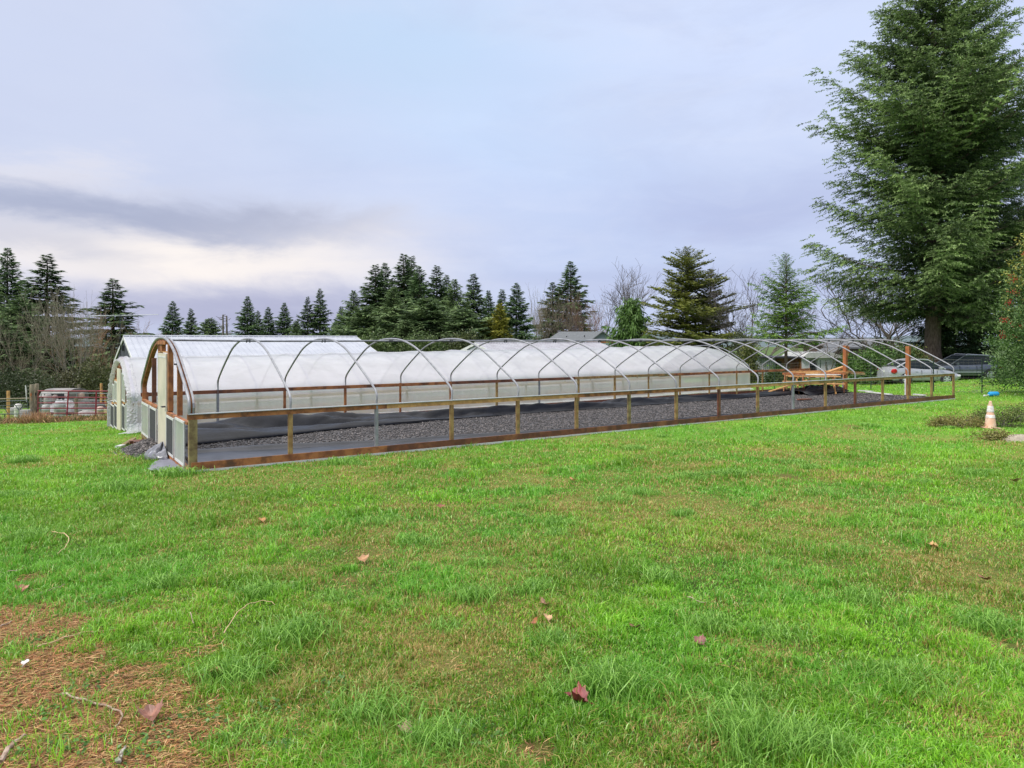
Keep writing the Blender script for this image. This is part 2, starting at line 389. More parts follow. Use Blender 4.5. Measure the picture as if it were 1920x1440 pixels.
g = link('ground', mesh_np('ground', V, [Fq], GROUNDM, ground_col(V[:, 0], V[:, 1]), smooth=True)); tag(g, kind='structure')

# hills far off
hv = MB()
def hill(a, bb):
    r = 900 + 250 * bb; hgt = 0 if bb == 0 else (8 + 14 * float(fbm(a * 9, 3.3, 1.0, 4))) * (1 if bb < 1.5 else 1.5) - 12
    return (r * sin(a), r * cos(a), -12 if bb == 0 else hgt)
hv.grid(hill, [radians(x) for x in np.linspace(-60, 60, 121)], [0, 1, 2])
o = hv.build('hills', mat('far_wooded_hill', (.10, .14, .15), .9, var=(.07, .10, .10), scale=.02), None, smooth=True); tag(o, kind='structure')

# ------------------------------------------------------------------ open hoop house
PROF = [(0, .98), (0, 1.17), (.13, 1.30), (.48, 1.50), (1.09, 1.82), (1.58, 2.05), (2.11, 2.20), (2.60, 2.27), (3.055, 2.285)]
def catmull(P, k=4):
    out_ = []
    for i in range(len(P) - 1):
        p0 = P[max(i - 1, 0)]; p1 = P[i]; p2 = P[i + 1]; p3 = P[min(i + 2, len(P) - 1)]
        for j in range(k):
            t = j / k
            out_.append(tuple(.5 * ((2 * b) + (c_ - a) * t + (2 * a - 5 * b + 4 * c_ - d) * t * t + (3 * b - a - 3 * c_ + d) * t ** 3) for a, b, c_, d in zip(p0, p1, p2, p3)))
    out_.append(P[-1]); return out_
HALF = catmull(PROF, 3)
HOOP = HALF + [(WID - v, z) for v, z in HALF[-2::-1]]
def hoop_z(v):
    v = min(v, WID - v); return float(np.interp(v, [p[0] for p in HALF[4:]], [p[1] for p in HALF[4:]]))
gh = thing('hoop_house', (OX, OY, 0), 'long uncovered frame of bare pipe arches on brown wooden sides, nearest on the lawn', 'greenhouse frame', rz=TH)
POSTM = [WOODG, WOODY, GALV, WOODY, WOODY, WOODY, WOODG, WOODY, REDW, WOODY, GALV, WOODY, REDW, WOODY, WOODY, WOODY, WOODY]
for i in range(NB + 1):
    u = i * BAY
    if i == 0: continue
    b = MB()
    if POSTM[i] is GALV: b.tube([(u, 0, .1), (u, 0, .97)], .04, 10)
    else: b.box((u, 0, .53), (.075, .06, .88))
    b.build('side_post', POSTM[i], gh, smooth=POSTM[i] is GALV)
    b = MB()
    if i % 3 == 1 or i > 9: b.tube([(u, WID, .03), (u, WID, 1.0)], .035, 8)
    else: b.box((u, WID, .5), (.06, .06, .96))
    b.build('side_post', DGALV if i in (1, 7) else WOODY if i > 5 else WOOD, gh)
for i in range(1, NB + 1):
    u = i * BAY; b = MB(); wob = rnd.uniform(-.02, .02)
    b.tube([(u + wob * sin(j * .3), v, z + wob * .5) for j, (v, z) in enumerate(HOOP)], .0225, 8)
    b.build('hoop', GALV, gh, smooth=True)
    b = MB()
    for s in (-.035, .035): b.box((u + s, 3.055, 2.235), (.012, .05, .07))
    b.build('clamp', STEEL, gh)
b = MB(); b.tube([(0, 3.055, 2.262), (2, 3.055, 2.237), (9, 3.055, 2.245), (18, 3.055, 2.24), (LEN, 3.055, 2.245)], .021, 8); b.build('ridge_pipe', DGALV, gh, smooth=True)
for v, s, m in ((0, -1, WOOD), (WID, 1, WOOD)):
    L = 0; k = 0
    while L < LEN - .1:                                  # rails made of lengths of board butted end to end
        e = min(L + (4.9 if k else 3.6), LEN)
        b = MB(); b.box(((L + e) / 2 + (-.03 if k == 0 else 0), v - .003, .942), (e - L - .004 + (.06 if k == 0 else 0), .06, .09)); b.build('side_rail', [WOOD, WOODL, WOOD, WOODL, WOODY, WOODY][k % 6] if s < 0 else [REDW, WOOD, REDW, WOODY, WOOD, WOOD][k % 6], gh)
        b = MB(); b.box(((L + e) / 2, v + .035 * s, .08 if s < 0 else .05), (e - L - .004, .038, .165)); b.build('base_board', [WOOD, REDW, REDW, REDW, REDW, REDW][k % 6], gh)
        L = e; k += 1
b = MB()
b.box((LEN / 2 + .05, -.030, .996), (LEN + .16, .045, .014)); b.box((LEN / 2, -.056, .992), (LEN + .1, .006, .012))
b.build('wiggle_channel', mat('bright_aluminium', (.55, .56, .58), .4, .25), gh)
b = MB(); b.box((LEN / 2, -.062, .012), (LEN, .012, .05)); b.build('white_skirt', WHITE, gh)
# front gable: wooden arch, metal arch, studs, door and panels
GOFF = -.06
arch = MB(); arch2 = MB()
for i in range(len(HOOP) - 1):
    (v0, z0), (v1, z1) = HOOP[i], HOOP[i + 1]
    if z0 < 1.0 and z1 < 1.25: continue
dense = [(v, z) for v, z in HOOP if z > 1.1]
def off_pts(P, d):
    r = []
    for i in range(len(P)):
        a = P[max(i - 1, 0)]; b = P[min(i + 1, len(P) - 1)]
        tx, tz = b[0] - a[0], b[1] - a[1]; l = math.hypot(tx, tz); r.append((P[i][0] + tz / l * d, P[i][1] - tx / l * d))
    return r
dd = [(0.02, .98)] + dense + [(WID - .02, .98)]
inn = off_pts(dd, .055); inn[0] = (.065, .98); inn[-1] = (WID - .065, .98)
for i in range(len(dd) - 1):
    A, B, C_, D_ = dd[i], dd[i + 1], inn[i + 1], inn[i]
    arch.prism([A, B, C_, D_], -.02, .07, 'x')
arch.build('arch_board', WOOD, gh)
outp = off_pts(dd, -.026)
b = MB(); b.tube([(-.03, v, z) for v, z in outp], .026, 8); b.build('arch_pipe', GALV, gh, smooth=True)
oo = off_pts(dd, -.040); b = MB()
for i in range(len(dd) - 1): b.prism([oo[i], oo[i + 1], outp[i + 1], outp[i]], .02, .055, 'x')
b.build('arch_channel', GALV, gh)
def stud(v0, v1, z0, z1, m=WOOD, u0=-.02, u1=.07, name='stud'):
    b = MB(); b.mm(u0, u1, v0, v1, z0, z1); return b.build(name, m, gh)
stud(-.03, .075, .0, .90, WOODG, -.03, .10, 'corner_post'); stud(.078, .16, .0, .84, REDW, -.02, .07, 'corner_post')
stud(WID - .09, WID + .02, -.22, 1.0, WOOD, -.03, .10, 'corner_post')
stud(1.20, 1.26, .86, 1.83, WOOD, -.02, .07); stud(4.48, 4.54, .86, 1.86, REDW, -.02, .07)
stud(2.22, 2.36, .86, 2.20, WOOD, -.02, .07); stud(2.30, 2.35, .0, .93, REDW, -.02, .07)
stud(3.55, 3.63, -.05, 2.19, WOOD); stud(1.30, 1.38, .0, .78, WOOD, -.02, .07)
stud(3.02, 3.32, 2.02, 2.17, WOOD, -.03, .05, 'header_block'); stud(2.36, 3.55, 2.17, 2.235, WOOD, -.06, .08, 'header'); stud(2.36, 3.55, 2.005, 2.03, WOODL, -.02, .06, 'header')
stud(4.66, 4.72, -.12, .80, WOOD, -.02, .07)
b = MB(); b.prism([(.075, .80), (.075, .865), (2.30, .80), (2.30, .735)], -.05, .085, 'x'); 
b.v = []; b.f = []
b.mm(-.045, .03, .10, 2.30, .80, .845); b.build('gable_rail', WOOD, gh)
b = MB(); b.mm(-.045, .03, 3.56, WID - .09, .80, .845); b.build('gable_rail', WOOD, gh)
b = MB(); b.mm(-.06, .05, .0, WID * .49, -.03, .045); b.build('sill', WOOD, gh)
b = MB(); b.mm(-.06, .05, WID * .49 + .004, WID, -.06, .025); b.build('sill', WOODG, gh)
def panel(v0, v1, z0, z1, m, fr=.045, u=-.055, parent=gh, fm=WHITE):
    b = MB(); b.mm(u - .003, u + .003, v0 + fr, v1 - fr, z0 + fr, z1 - fr); p = b.build('panel', m, parent)
    q = MB(); q.mm(u - .012, u + .012, v0, v0 + fr, z0, z1); q.mm(u - .012, u + .012, v1 - fr, v1, z0, z1)
    q.mm(u - .011, u + .011, v0 + fr, v1 - fr, z0, z0 + fr); q.mm(u - .011, u + .011, v0 + fr, v1 - fr, z1 - fr, z1)
    q.build('panel_frame', fm, p); return p
p = panel(.30, 1.24, .05, .84, FILMG, u=-.052); p['label'] = 'cloudy green tinted clear lower panel'
p = panel(1.40, 2.26, .05, .79, BLKMESH, u=-.052); p['label'] = 'black mesh lower panel'
p = panel(3.60, 4.60, .03, .79, BLKMESH, u=-.052); p['label'] = 'black mesh lower panel'
p = panel(4.76, 5.96, .03, .79, FILMG, u=-.052); p['label'] = 'cloudy green tinted clear lower panel'
dr = MB(); dr.mm(-.034, -.004, 2.385, 3.52, .03, 1.99); dr = dr.build('door', CREAM, gh, bev=.004)
b = MB(); b.mm(-.041, -.035, 2.46, 3.46, 1.90, 1.93); b.mm(-.041, -.035, 2.405, 2.43, .05, 1.98); b.mm(-.041, -.035, 3.49, 3.515, .05, 1.98); b.build('door_trim', WHITE, dr)
b = MB(); b.tube([(-.035, 2.50, .93), (-.10, 2.50, .93)], .016, 8); b.tube([(-.095, 2.44, .93), (-.095, 2.60, .925)], .013, 8); b.tube([(-.05, 2.50, .93), (.02, 2.50, .93), (.02, 2.42, .93)], .016, 8); b.build('handle', STEEL, dr, smooth=True)
b = MB(); b.box((.12, 2.28, 1.78), (.05, .14, .03)); b.box((.14, 2.22, 1.76), (.03, .03, .09)); b.build('bracket', STEEL, gh)
# far gable posts
for v in (1.70, 4.38):
    b = MB(); b.box((LEN - .02, v, hoop_z(v) / 2 - .04), (.14, .14, hoop_z(v) - .06)); p = b.build('door_post', ORANGE, gh)
    b = MB(); b.mm(LEN - .12, LEN - .095, v + .04, v + .09, .05, .9); b.build('edge_strip', WHITE, p)
# gravel bed under it
BEDM = GRAVEL
b = MB()
def bedz(u, v): return .025 + .05 * (float(fbm(u, v, .9, 3)) - .5)
us = np.linspace(.06, LEN - .05, 130); vs = np.linspace(.05, WID - .03, 44)
b.grid(lambda u, v: (u, v, bedz(u, v)), us, vs)
o = b.build('gravel_bed', BEDM, None, smooth=True); o.location = (OX, OY, 0); o.rotation_euler = (0, 0, TH); tag(o, kind='structure')
b = MB(); b.mm(.05, LEN - .06, .02, WID - .01, -.45, -.03); o = b.build('gravel_foundation', mat('packed_dark_soil', (.09, .07, .05), .9, var=(.16, .10, .07), scale=5), None); o.location = (OX, OY, 0); o.rotation_euler = (0, 0, TH); tag(o, kind='structure')
# loose stones
def stones(P, R, name, lim=None):
    n = len(P); base = np.array([(1, 0, 0), (-1, 0, 0), (0, 1, 0), (0, -1, 0), (0, 0, 1), (0, 0, -1)], float)
    tri = np.array([(0, 2, 4), (2, 1, 4), (1, 3, 4), (3, 0, 4), (2, 0, 5), (1, 2, 5), (3, 1, 5), (0, 3, 5)])
    rs = np.random.RandomState(len(P)); a = rs.rand(n) * 6.28
    Vv = base[None] * (R[:, None, None] * (.7 + .6 * rs.rand(n, 6, 1))) * np.array([1, 1, .6])
    Vv = Vv + (rs.rand(n, 6, 3) - .5) * R[:, None, None] * .5
    ca, sa = np.cos(a)[:, None], np.sin(a)[:, None]
    x = Vv[..., 0] * ca - Vv[..., 1] * sa; y = Vv[..., 0] * sa + Vv[..., 1] * ca
    Vv = np.stack([x, y, Vv[..., 2]], -1) + P[:, None, :]
    T = (tri[None] + (np.arange(n) * 6)[:, None, None]).reshape(-1, 3)
    k = rs.rand(n, 1) ** 2.6; tint = np.array([.026, .023, .022]) * (1 - k) + np.array([.24, .21, .20]) * k
    return mesh_np(name, Vv.reshape(-1, 3), [T], STONE, np.repeat(tint, 6, 0))
rs = np.random.RandomState(3)
strip_e = lambda u: np.interp(u, [0, 2, 4, 8, 12, 20, 27.2], [2.3, 1.8, 1.1, .65, .42, .32, .3])
lin_i = lambda u: np.interp(u, [0, 2, 4, 8, 14, 27.2], [3.0, 3.3, 3.9, 4.35, 4.4, 4.5])
n = 42000; uu = rs.rand(n) * (LEN - .3) + .15; vv = rs.rand(n) * (WID - .2) + .1
ok = (vv > strip_e(uu) + .02) & ((vv < lin_i(uu) + .2) | ((vv > 5.1) & (rs.rand(len(vv)) < .6)))
uu = uu[ok]; vv = vv[ok]; P = np.stack([uu, vv, np.array([bedz(a, b_2) for a, b_2 in zip(uu, vv)]) + .008], 1)
o = link('gravel_stones', stones(P, .013 + .017 * rs.rand(len(P)), 'stones')); o.location = (OX, OY, 0); o.rotation_euler = (0, 0, TH); tag(o, 'loose dark grey gravel stones lying inside the open hoop house', 'gravel', kind='stuff')
# liner sheets
def sheet(name, fn, us, vs, m, label, th=.006, cat='plastic sheet', loc=(OX, OY, 0), rz=TH, group=None):
    b = MB(); b.grid(fn, us, vs); o = b.build(name, m, None, smooth=True)
    for p in o.data.polygons: p.use_smooth = True
    sm = o.modifiers.new('thick', 'SOLIDIFY'); sm.thickness = th; sm.offset = 0
    o.location = loc; o.rotation_euler = (0, 0, rz); tag(o, label, cat, group); return o
def nears(u, t):
    e = float(strip_e(u)) * (1 + .0) + .05 * float(fbm(u, 0, 1.2, 2) - .5)
    v = .03 + t * (e - .03)
    z = .052 + .035 * sin(u * .7 + t * 5 + 2 * float(vnoise(u, t * 2, 1.5))) * sin(min(t * 3.1, pi)) * .6
    z += .10 * math.exp(-((t - .86) / .05) ** 2) * (.45 + .5 * float(vnoise(u, 3, 1.1))) + .05 * math.exp(-((t - .72) / .05) ** 2) * float(vnoise(u, 9, .8)) * 1.2
    if v < .2: z = max(z, .06)
    return (u, v, max(z, .052))
sheet('near_liner', nears, np.linspace(.12, LEN - .1, 220), np.linspace(0, 1, 46), FABRIC, 'flat black liner strip lying along the near side board of the open hoop house')
def fars(u, t):
    i = float(lin_i(u)); wdt = float(np.interp(u, [0, 2, 5, 9, 15, 22, 26], [2.7, 2.5, 1.5, .80, .62, .7, 1.3]))
    v = i + t * wdt
    big = float(np.interp(u, [0, 3, 6, 26], [.40, .34, .17, .17]))
    ph = 2.2 * float(vnoise(u, 1, 1.9)) + .25 * u
    z = .05 + big * (max(0, sin(pi * min(1, t * 1.02))) ** .7) * (.50 + .50 * sin(t * 8 + ph)) + .09 * (float(fbm(u * .45, v * 1.3, .7, 3)) - .5) * 2 * sin(pi * min(1, t))
    z += .035 * sin(pi * t) * abs(sin(t * 19 - 1.1 * u + 9 * float(vnoise(u, 11 + t, 1.1)))) ** .5
    z += .085 * (1 if u < 5 else .5) * sin(pi * t) * sin(t * (13 + 9 * float(vnoise(u, 8, 3.0))) + 1.6 * u + 6 * float(vnoise(u, 5, 1.6)))
    v += .12 * sin(u * .8 + 3 * t) * float(vnoise(u, 2, 1.4)) * (1 if t > .03 else .5)
    return (u, min(v, WID - .1), max(z, .045))
sheet('rolled_liner', fars, np.linspace(.15, 24.3, 240), np.linspace(0, 1, 54), LINER, 'thick black liner heaped in long folds along the far side of the open frame')
def heap(u, t):
    i = 3.7 + .3 * float(vnoise(u, 0, .8)); v = i + t * 2.0
    z = .05 + .30 * sin(pi * min(t * 1.5, 1)) * float(fbm(u * 1.1, v * 1.2, .6, 4)) * 1.5 + .05
    return (u, v, max(.05, z * float(np.interp(u, [23.5, 24.2, 26.6, 27.0], [.4, 1, 1, .3]))))
sheet('crumpled_liner', heap, np.linspace(23.6, 26.9, 46), np.linspace(0, 1, 34), LINER, 'crumpled black plastic heap under the picnic table at the far end', cat='plastic sheet')
# things outside the front gable
gc = at(285, 850)
pm = MB()
def pile(a, r):
    x = -.07 - .62 * r * abs(cos(a)); y = 4.1 + 1.45 * r * sin(a); X_, Y_ = xy(x, y); 
    h = (.24 * (1 - r ** 1.5)) * (.75 + .5 * float(fbm(X_, Y_, .3, 3)))
    return (X_, Y_, float(gz(X_, Y_)) + h - .015 * r)
pm.grid(pile, np.linspace(pi / 2, 1.5 * pi, 48), np.linspace(0, 1, 14)); pc = thing('gravel_pile', (*xy(-.1, 4.1), float(gz(*xy(-.1, 4.1)))), 'spilled mound of dark gravel against the foot of the gable wall', 'gravel pile')
pm.build('mound', GRAVEL, pc, smooth=True, world=True)
P = []
for _ in range(2600):
    a = pi / 2 + rnd.random() * pi; r = rnd.random() ** .6 * 1.08; q = pile(a, min(r, 1)); P.append((q[0] + .1 * (r > 1) * cos(a), q[1], q[2] + .01))
me = stones(np.array(P) - np.array(pc.location), .015 + .022 * rs.rand(len(P)), 'pstones'); o = link('loose_stones', me, pc); tag(o, kind='stuff')
def crump(a, r):
    x = -.09 - .34 * r * abs(cos(a)); y = 2.45 + .62 * r * sin(a); X_, Y_ = xy(x, y)
    fold = abs(sin(a * 4 + 3 * float(vnoise(a * 2, r, .6)))) ** .6
    h = .05 + .22 * (1 - r) ** .5 * (.5 + .7 * fold) * (.7 + .6 * float(fbm(X_ * 1.5, Y_ * 1.5, .3, 3)))
    return (X_, Y_, float(gz(X_, Y_)) + h * (1 if r < .97 else .45))
b = MB(); b.grid(crump, np.linspace(pi / 2, 1.5 * pi, 90), np.linspace(0.02, 1, 26)); o = b.build('crumpled_plastic', mat('shiny_grey_plastic', (.16, .16, .18), .28, var=(.42, .42, .46), scale=7, lo=.5, hi=.7), None, smooth=True); sm = o.modifiers.new('t', 'SOLIDIFY'); sm.thickness = .004
tag(o, 'crumpled black and silver plastic bunched on the gravel mound by the gable', 'plastic sheet')
def cloth(x, y):
    X_, Y_ = xy(x, y); return (X_, Y_, float(gz(X_, Y_)) + .02 + .06 * float(fbm(X_ * 2, Y_ * 2, .4, 3)))
b = MB(); b.grid(lambda a, y: cloth(-.02 - a * (.08 + .42 * sin(pi * min(1, max(0, (y + .25) / 2.3)) ** .8) + .10 * float(vnoise(y, 0, .4))), y), np.linspace(0, 1, 14), np.linspace(-.12, 2.0, 44))
o = b.build('weed_cloth', FABDULL, None, smooth=True); o.modifiers.new('t', 'SOLIDIFY').thickness = .004; tag(o, 'grey dusty ground cloth lying on the grass at the near corner of the frame', 'cloth')
def plank(px0, py0, px1, py1, w_, h_, m, label, lift=.03, group=None, cat='board', a=None, b_=None):
    A = a or at(px0, py0); B = b_ or at(px1, py1); A = A + Vector((0, 0, lift)); B = B + Vector((0, 0, lift))
    t_ = thing.__call__ if False else None
    q = MB(); q.bar(A, B, w_, h_); o = q.build('board', m, None); mid = (A + B) / 2
    for v_ in o.data.vertices: v_.co -= mid
    o.location = mid; return tag(o, label, cat, group)
plank(232, 838, 252, 826, .09, .05, WOODG, 'short offcut of board edging the gravel mound on the grass side', .05)
plank(221, 841, 231, 838, .12, .04, WHITE, 'pale scrap of wood on the grass left of the gravel mound', .04)
q = MB(); q.mm(-.35, .15, 5.55, 5.75, -.16, -.09); q.mm(-.3, .1, 5.2, 5.35, -.14, -.07); o = q.build('wood_block', REDW, None); o.location = (OX, OY, 0); o.rotation_euler = (0, 0, TH); tag(o, 'wooden blocks shimming the raised far corner of the gable sill', 'block')

# ------------------------------------------------------------------ covered greenhouse
G2 = xy(.15, 9.5)
g2 = thing('film_greenhouse', (G2[0], G2[1], 0), 'long greenhouse tunnel covered in white plastic film standing behind the bare hoops', 'greenhouse', rz=TH)
def g2b(u, v): return -.36 + .0057 * u - .074 * v * (1 - .35 * u / LEN)          # the base follows the falling ground
H2 = [(0, .86), (0, 1.05), (.13, 1.22), (.48, 1.46), (1.09, 1.82), (1.58, 2.05), (2.11, 2.2), (2.6, 2.27), (3.055, 2.285)]
H2 = catmull(H2, 3); H2 = [(a, b) for a, b in H2]; H2 = H2 + [(WID - v, z) for v, z in H2[-2::-1]]
def arc2(t):
    i = min(int(t * (len(H2) - 1)), len(H2) - 2); k = t * (len(H2) - 1) - i
    return H2[i][0] * (1 - k) + H2[i + 1][0] * k, H2[i][1] * (1 - k) + H2[i + 1][1] * k
rz_ = lambda u: .06 * u / LEN
def cover(u, t):
    v, z = arc2(t)
    fr = (u / BAY) % 1.0; sag = .045 * sin(pi * fr) ** .7 * sin(pi * min(max(t, 0), 1)) ** .5
    c0, c1 = 3.055, 1.0
    dv, dz = v - c0, z - c1; l = math.hypot(dv, dz) or 1
    wr = .012 * (float(fbm(u * 1.6, t * 7 + u * .5, .5, 4)) - .5) * 2 + .017 * sin(u * 9 * (1 if int(u / BAY) % 2 else -1) + t * 34 + 6 * float(vnoise(u, t * 6, .9))) * sin(pi * min(max(t, 0), 1)) * float(vnoise(u + 4, t * 5, 1.1))
    if u > 18: wr += .05 * (float(fbm(u * .9 - t * 3, t * 8, .35, 3)) - .5) * min(1, (u - 18) / 4)
    out_ = .03 - sag + wr + (.16 * ((u - 25.5) / 1.6) * -1 * (1 - abs(2 * t - 1)) if u > 25.5 else 0)
    if u > 26.2: out_ += -.10 * ((u - 26.2) / .9) ** 2
    return (u, v + dv / l * out_, z + dz / l * out_ + g2b(u, v) + rz_(u))
b = MB(); b.grid(cover, np.linspace(-.06, LEN + .02, 400), np.linspace(0, 1, 64)); b.build('roof_film', FILM, g2, smooth=True)
def curtain(v, s):
    def fn(u, t):
        z = .88 - t * .90; wr = .03 * (float(fbm(u * 1.5, t * .6, .35, 3)) - .5) + .035 * t ** 4
        return (u, v + s * (.045 + wr + .02 * t), z + g2b(u, v))
    return fn
for v, s in ((0, -1), (WID, 1)):
    b = MB(); b.grid(curtain(v, s), np.linspace(.0, LEN, 300), np.linspace(0, 1, 9)); b.build('side_curtain', FILMS, g2, smooth=True)
    b = MB(); b.bar((0, v - s * .03, .82 + g2b(0, v)), (LEN, v - s * .03, .82 + g2b(LEN, v)), .05, .09); b.build('side_rail', WOODL, g2)
    b = MB(); b.bar((0, v - s * .03, .08 + g2b(0, v)), (LEN, v - s * .03, .08 + g2b(LEN, v)), .05, .22); b.build('base_board', WOODL, g2)
    b = MB()
    def hem(u, t): return (u, v + s * (.05 + .22 * t + .10 * t * float(vnoise(u, 0, .5))), g2b(u, v) + .07 * (1 - t) + .04 + .03 * float(vnoise(u, t * 3, .3)))
    b.grid(hem, np.linspace(0, LEN, 160), [0, .4, .8, 1]); b.build('film_hem', FILME, g2, smooth=True)
b = MB(); b.mm(0, LEN, .1, .12, 0, 0.001); b.v = []; b.f = []
for i in range(NB + 1):
    u = i * BAY + (.02 if i == 0 else 0)
    b = MB(); b.tube([(u, v, z - .01 + g2b(u, v) + rz_(u)) for v, z in H2 if z > .9], .022, 6); b.build('hoop', DGALV, g2, smooth=True)
    for v in (0, WID):
        b = MB(); b.box((u, v, .41 + g2b(u, v)), (.06, .05, .84)); b.build('side_post', WOODY, g2)
b = MB(); b.tube([(0, 3.055, 2.24 + g2b(0, 3.055)), (LEN, 3.055, 2.24 + g2b(LEN, 3.055) + .06)], .02, 6); b.build('ridge_pipe', DGALV, g2)
# gable of the covered one
def z2(v, h): return h + g2b(0, v)
b = MB(); pr = [p for p in H2 if p[1] > 1.0]; pr = [(0.03, .85)] + pr + [(WID - .03, .85)]; ii = off_pts(pr, .09); ii[0] = (.11, .85); ii[-1] = (WID - .11, .85)
for i in range(len(pr) - 1): b.prism([(p[0], p[1] + g2b(0, p[0])) for p in (pr[i], pr[i + 1], ii[i + 1], ii[i])], -.04, .06, 'x')
b.build('arch_board', WOOD, g2)
def st2(v0, v1, h0, h1, m=WOOD, u0=-.05, u1=.06, name='stud'):
    vm = (v0 + v1) / 2; b = MB(); b.mm(u0, u1, v0, v1, h0 + g2b(0, vm), h1 + g2b(0, vm)); return b.build(name, m, g2)
st2(.0, .1, -.02, .95, WOOD, name='corner_post'); st2(WID - .1, WID, -.02, .95, WOOD, name='corner_post')
st2(2.25, 2.36, 0, 2.2, REDW); st2(3.55, 3.63, 0, 2.18); st2(1.25, 1.33, 0, 1.8); st2(4.6, 4.68, 0, 1.72); st2(3.08, 3.45, 1.99, 2.2, WOOD, name='header_block')
st2(3.64, 5.2, 1.58, 1.64, WOODL, name='gable_rail')
for v0, v1 in ((.1, 2.25), (3.63, WID - .1)):
    b = MB(); b.bar((0, v0, .86 + g2b(0, v0)), (0, v1, .86 + g2b(0, v1)), .10, .06); b.build('gable_rail', WOODL, g2)
def pan2(v0, v1, h0, h1, m, fm=WHITE):
    vm = (v0 + v1) / 2; fr = .045; u = -.075; zb = g2b(0, vm)
    b = MB(); b.mm(u - .003, u + .003, v0 + fr, v1 - fr, h0 + fr + zb, h1 - fr + zb); p = b.build('panel', m, g2)
    q = MB(); q.mm(u - .012, u + .012, v0, v0 + fr, h0 + zb, h1 + zb); q.mm(u - .012, u + .012, v1 - fr, v1, h0 + zb, h1 + zb); q.mm(u - .011, u + .011, v0 + fr, v1 - fr, h0 + zb, h0 + fr + zb); q.mm(u - .011, u + .011, v0 + fr, v1 - fr, h1 - fr + zb, h1 + zb); q.build('panel_frame', fm, p); return p
pan2(.15, 1.2, .03, .80, FILMG); pan2(1.38, 2.2, .03, .80, BLKMESH); pan2(3.65, 4.58, .03, .80, BLKMESH); pan2(4.72, 5.95, .03, .80, BLKMESH)
pan2(3.65, 4.55, .9, 1.57, FILMG); pan2(4.6, 5.3, .9, 1.5, FILMG); pan2(1.35, 2.22, .9, 1.75, FILMG)
b = MB(); b.mm(-.10, -.06, 2.40, 3.52, .0 + g2b(0, 3), 1.94 + g2b(0, 3)); b.build('door', CREAM, g2, bev=.004)
# bunched film round the gable edge and a tail of it on the grass
pe = [(-.10, -.10), (-.05, .42)] + list(H2) + [(WID + .05, .42), (WID + .10, -.02)]
pe = catmull(pe, 3)
def edge(i, w_):
    v, z = pe[int(i)]; dv, dz = v - 3.055, z - .9; l = math.hypot(dv, dz); n1_ = float(fbm(i * .31, w_ * 2.2, .9, 3)) - .5; n2_ = float(fbm(i * .9, w_ * 5, .7, 2)) - .5
    o_ = .045 - .20 * w_ + .10 * n1_ * (.3 + w_) + .02 * n2_
    return (.10 - .27 * sin(w_ * 2.6) + .07 * n2_, v + dv / l * o_, z + dz / l * o_ + g2b(0, min(max(v, 0), WID)))
b = MB(); b.grid(edge, range(len(pe)), np.linspace(0, 1, 9))
b.build('film_edge_roll', FILME, g2, smooth=True)
b = MB()
def tail(a, r): return (-.15 + .75 * (r - .2) + .15 * cos(a * 3), -.25 - .55 * a + .2 * r, g2b(0, 0) + .05 + .07 * float(fbm(a * 3, r * 3, .4, 3)) + .2 * math.exp(-a * 6))
b.grid(tail, np.linspace(0, 1, 24), np.linspace(0, 1, 14)); b.build('film_tail', FILME, g2, smooth=True)
# what shows through the side film: peach coloured boards and green growth
b = MB(); b.bar((.5, .65, .08), (LEN - .5, .65, .19), .5, .34); b.bar((.5, .38, .27), (LEN - .5, .38, .40), .03, .16); o = b.build('planting_bed', mat('peach_boards', (.66, .36, .22), .8, var=(.42, .34, .26), scale=1.3), None); o.location = (G2[0], G2[1], -.18); o.rotation_euler = (0, 0, TH); tag(o, 'low peach coloured planting bed inside the white film greenhouse', 'planter')

b = MB(); b.bar((.6, 4.4, .30), (LEN - .6, 4.4, .42), 1.4, .75); o = b.build('added_bench', mat('grey_beige_cloth', (.46, .43, .42), .8, var=(.56, .50, .46), scale=1.5), None); o.location = (G2[0], G2[1], -.62); o.rotation_euler = (0, 0, TH); tag(o, 'long bench shaped block added inside the white film greenhouse to hide the lawn behind', 'bench')  # added block, keeps the bright lawn behind from showing through the side film

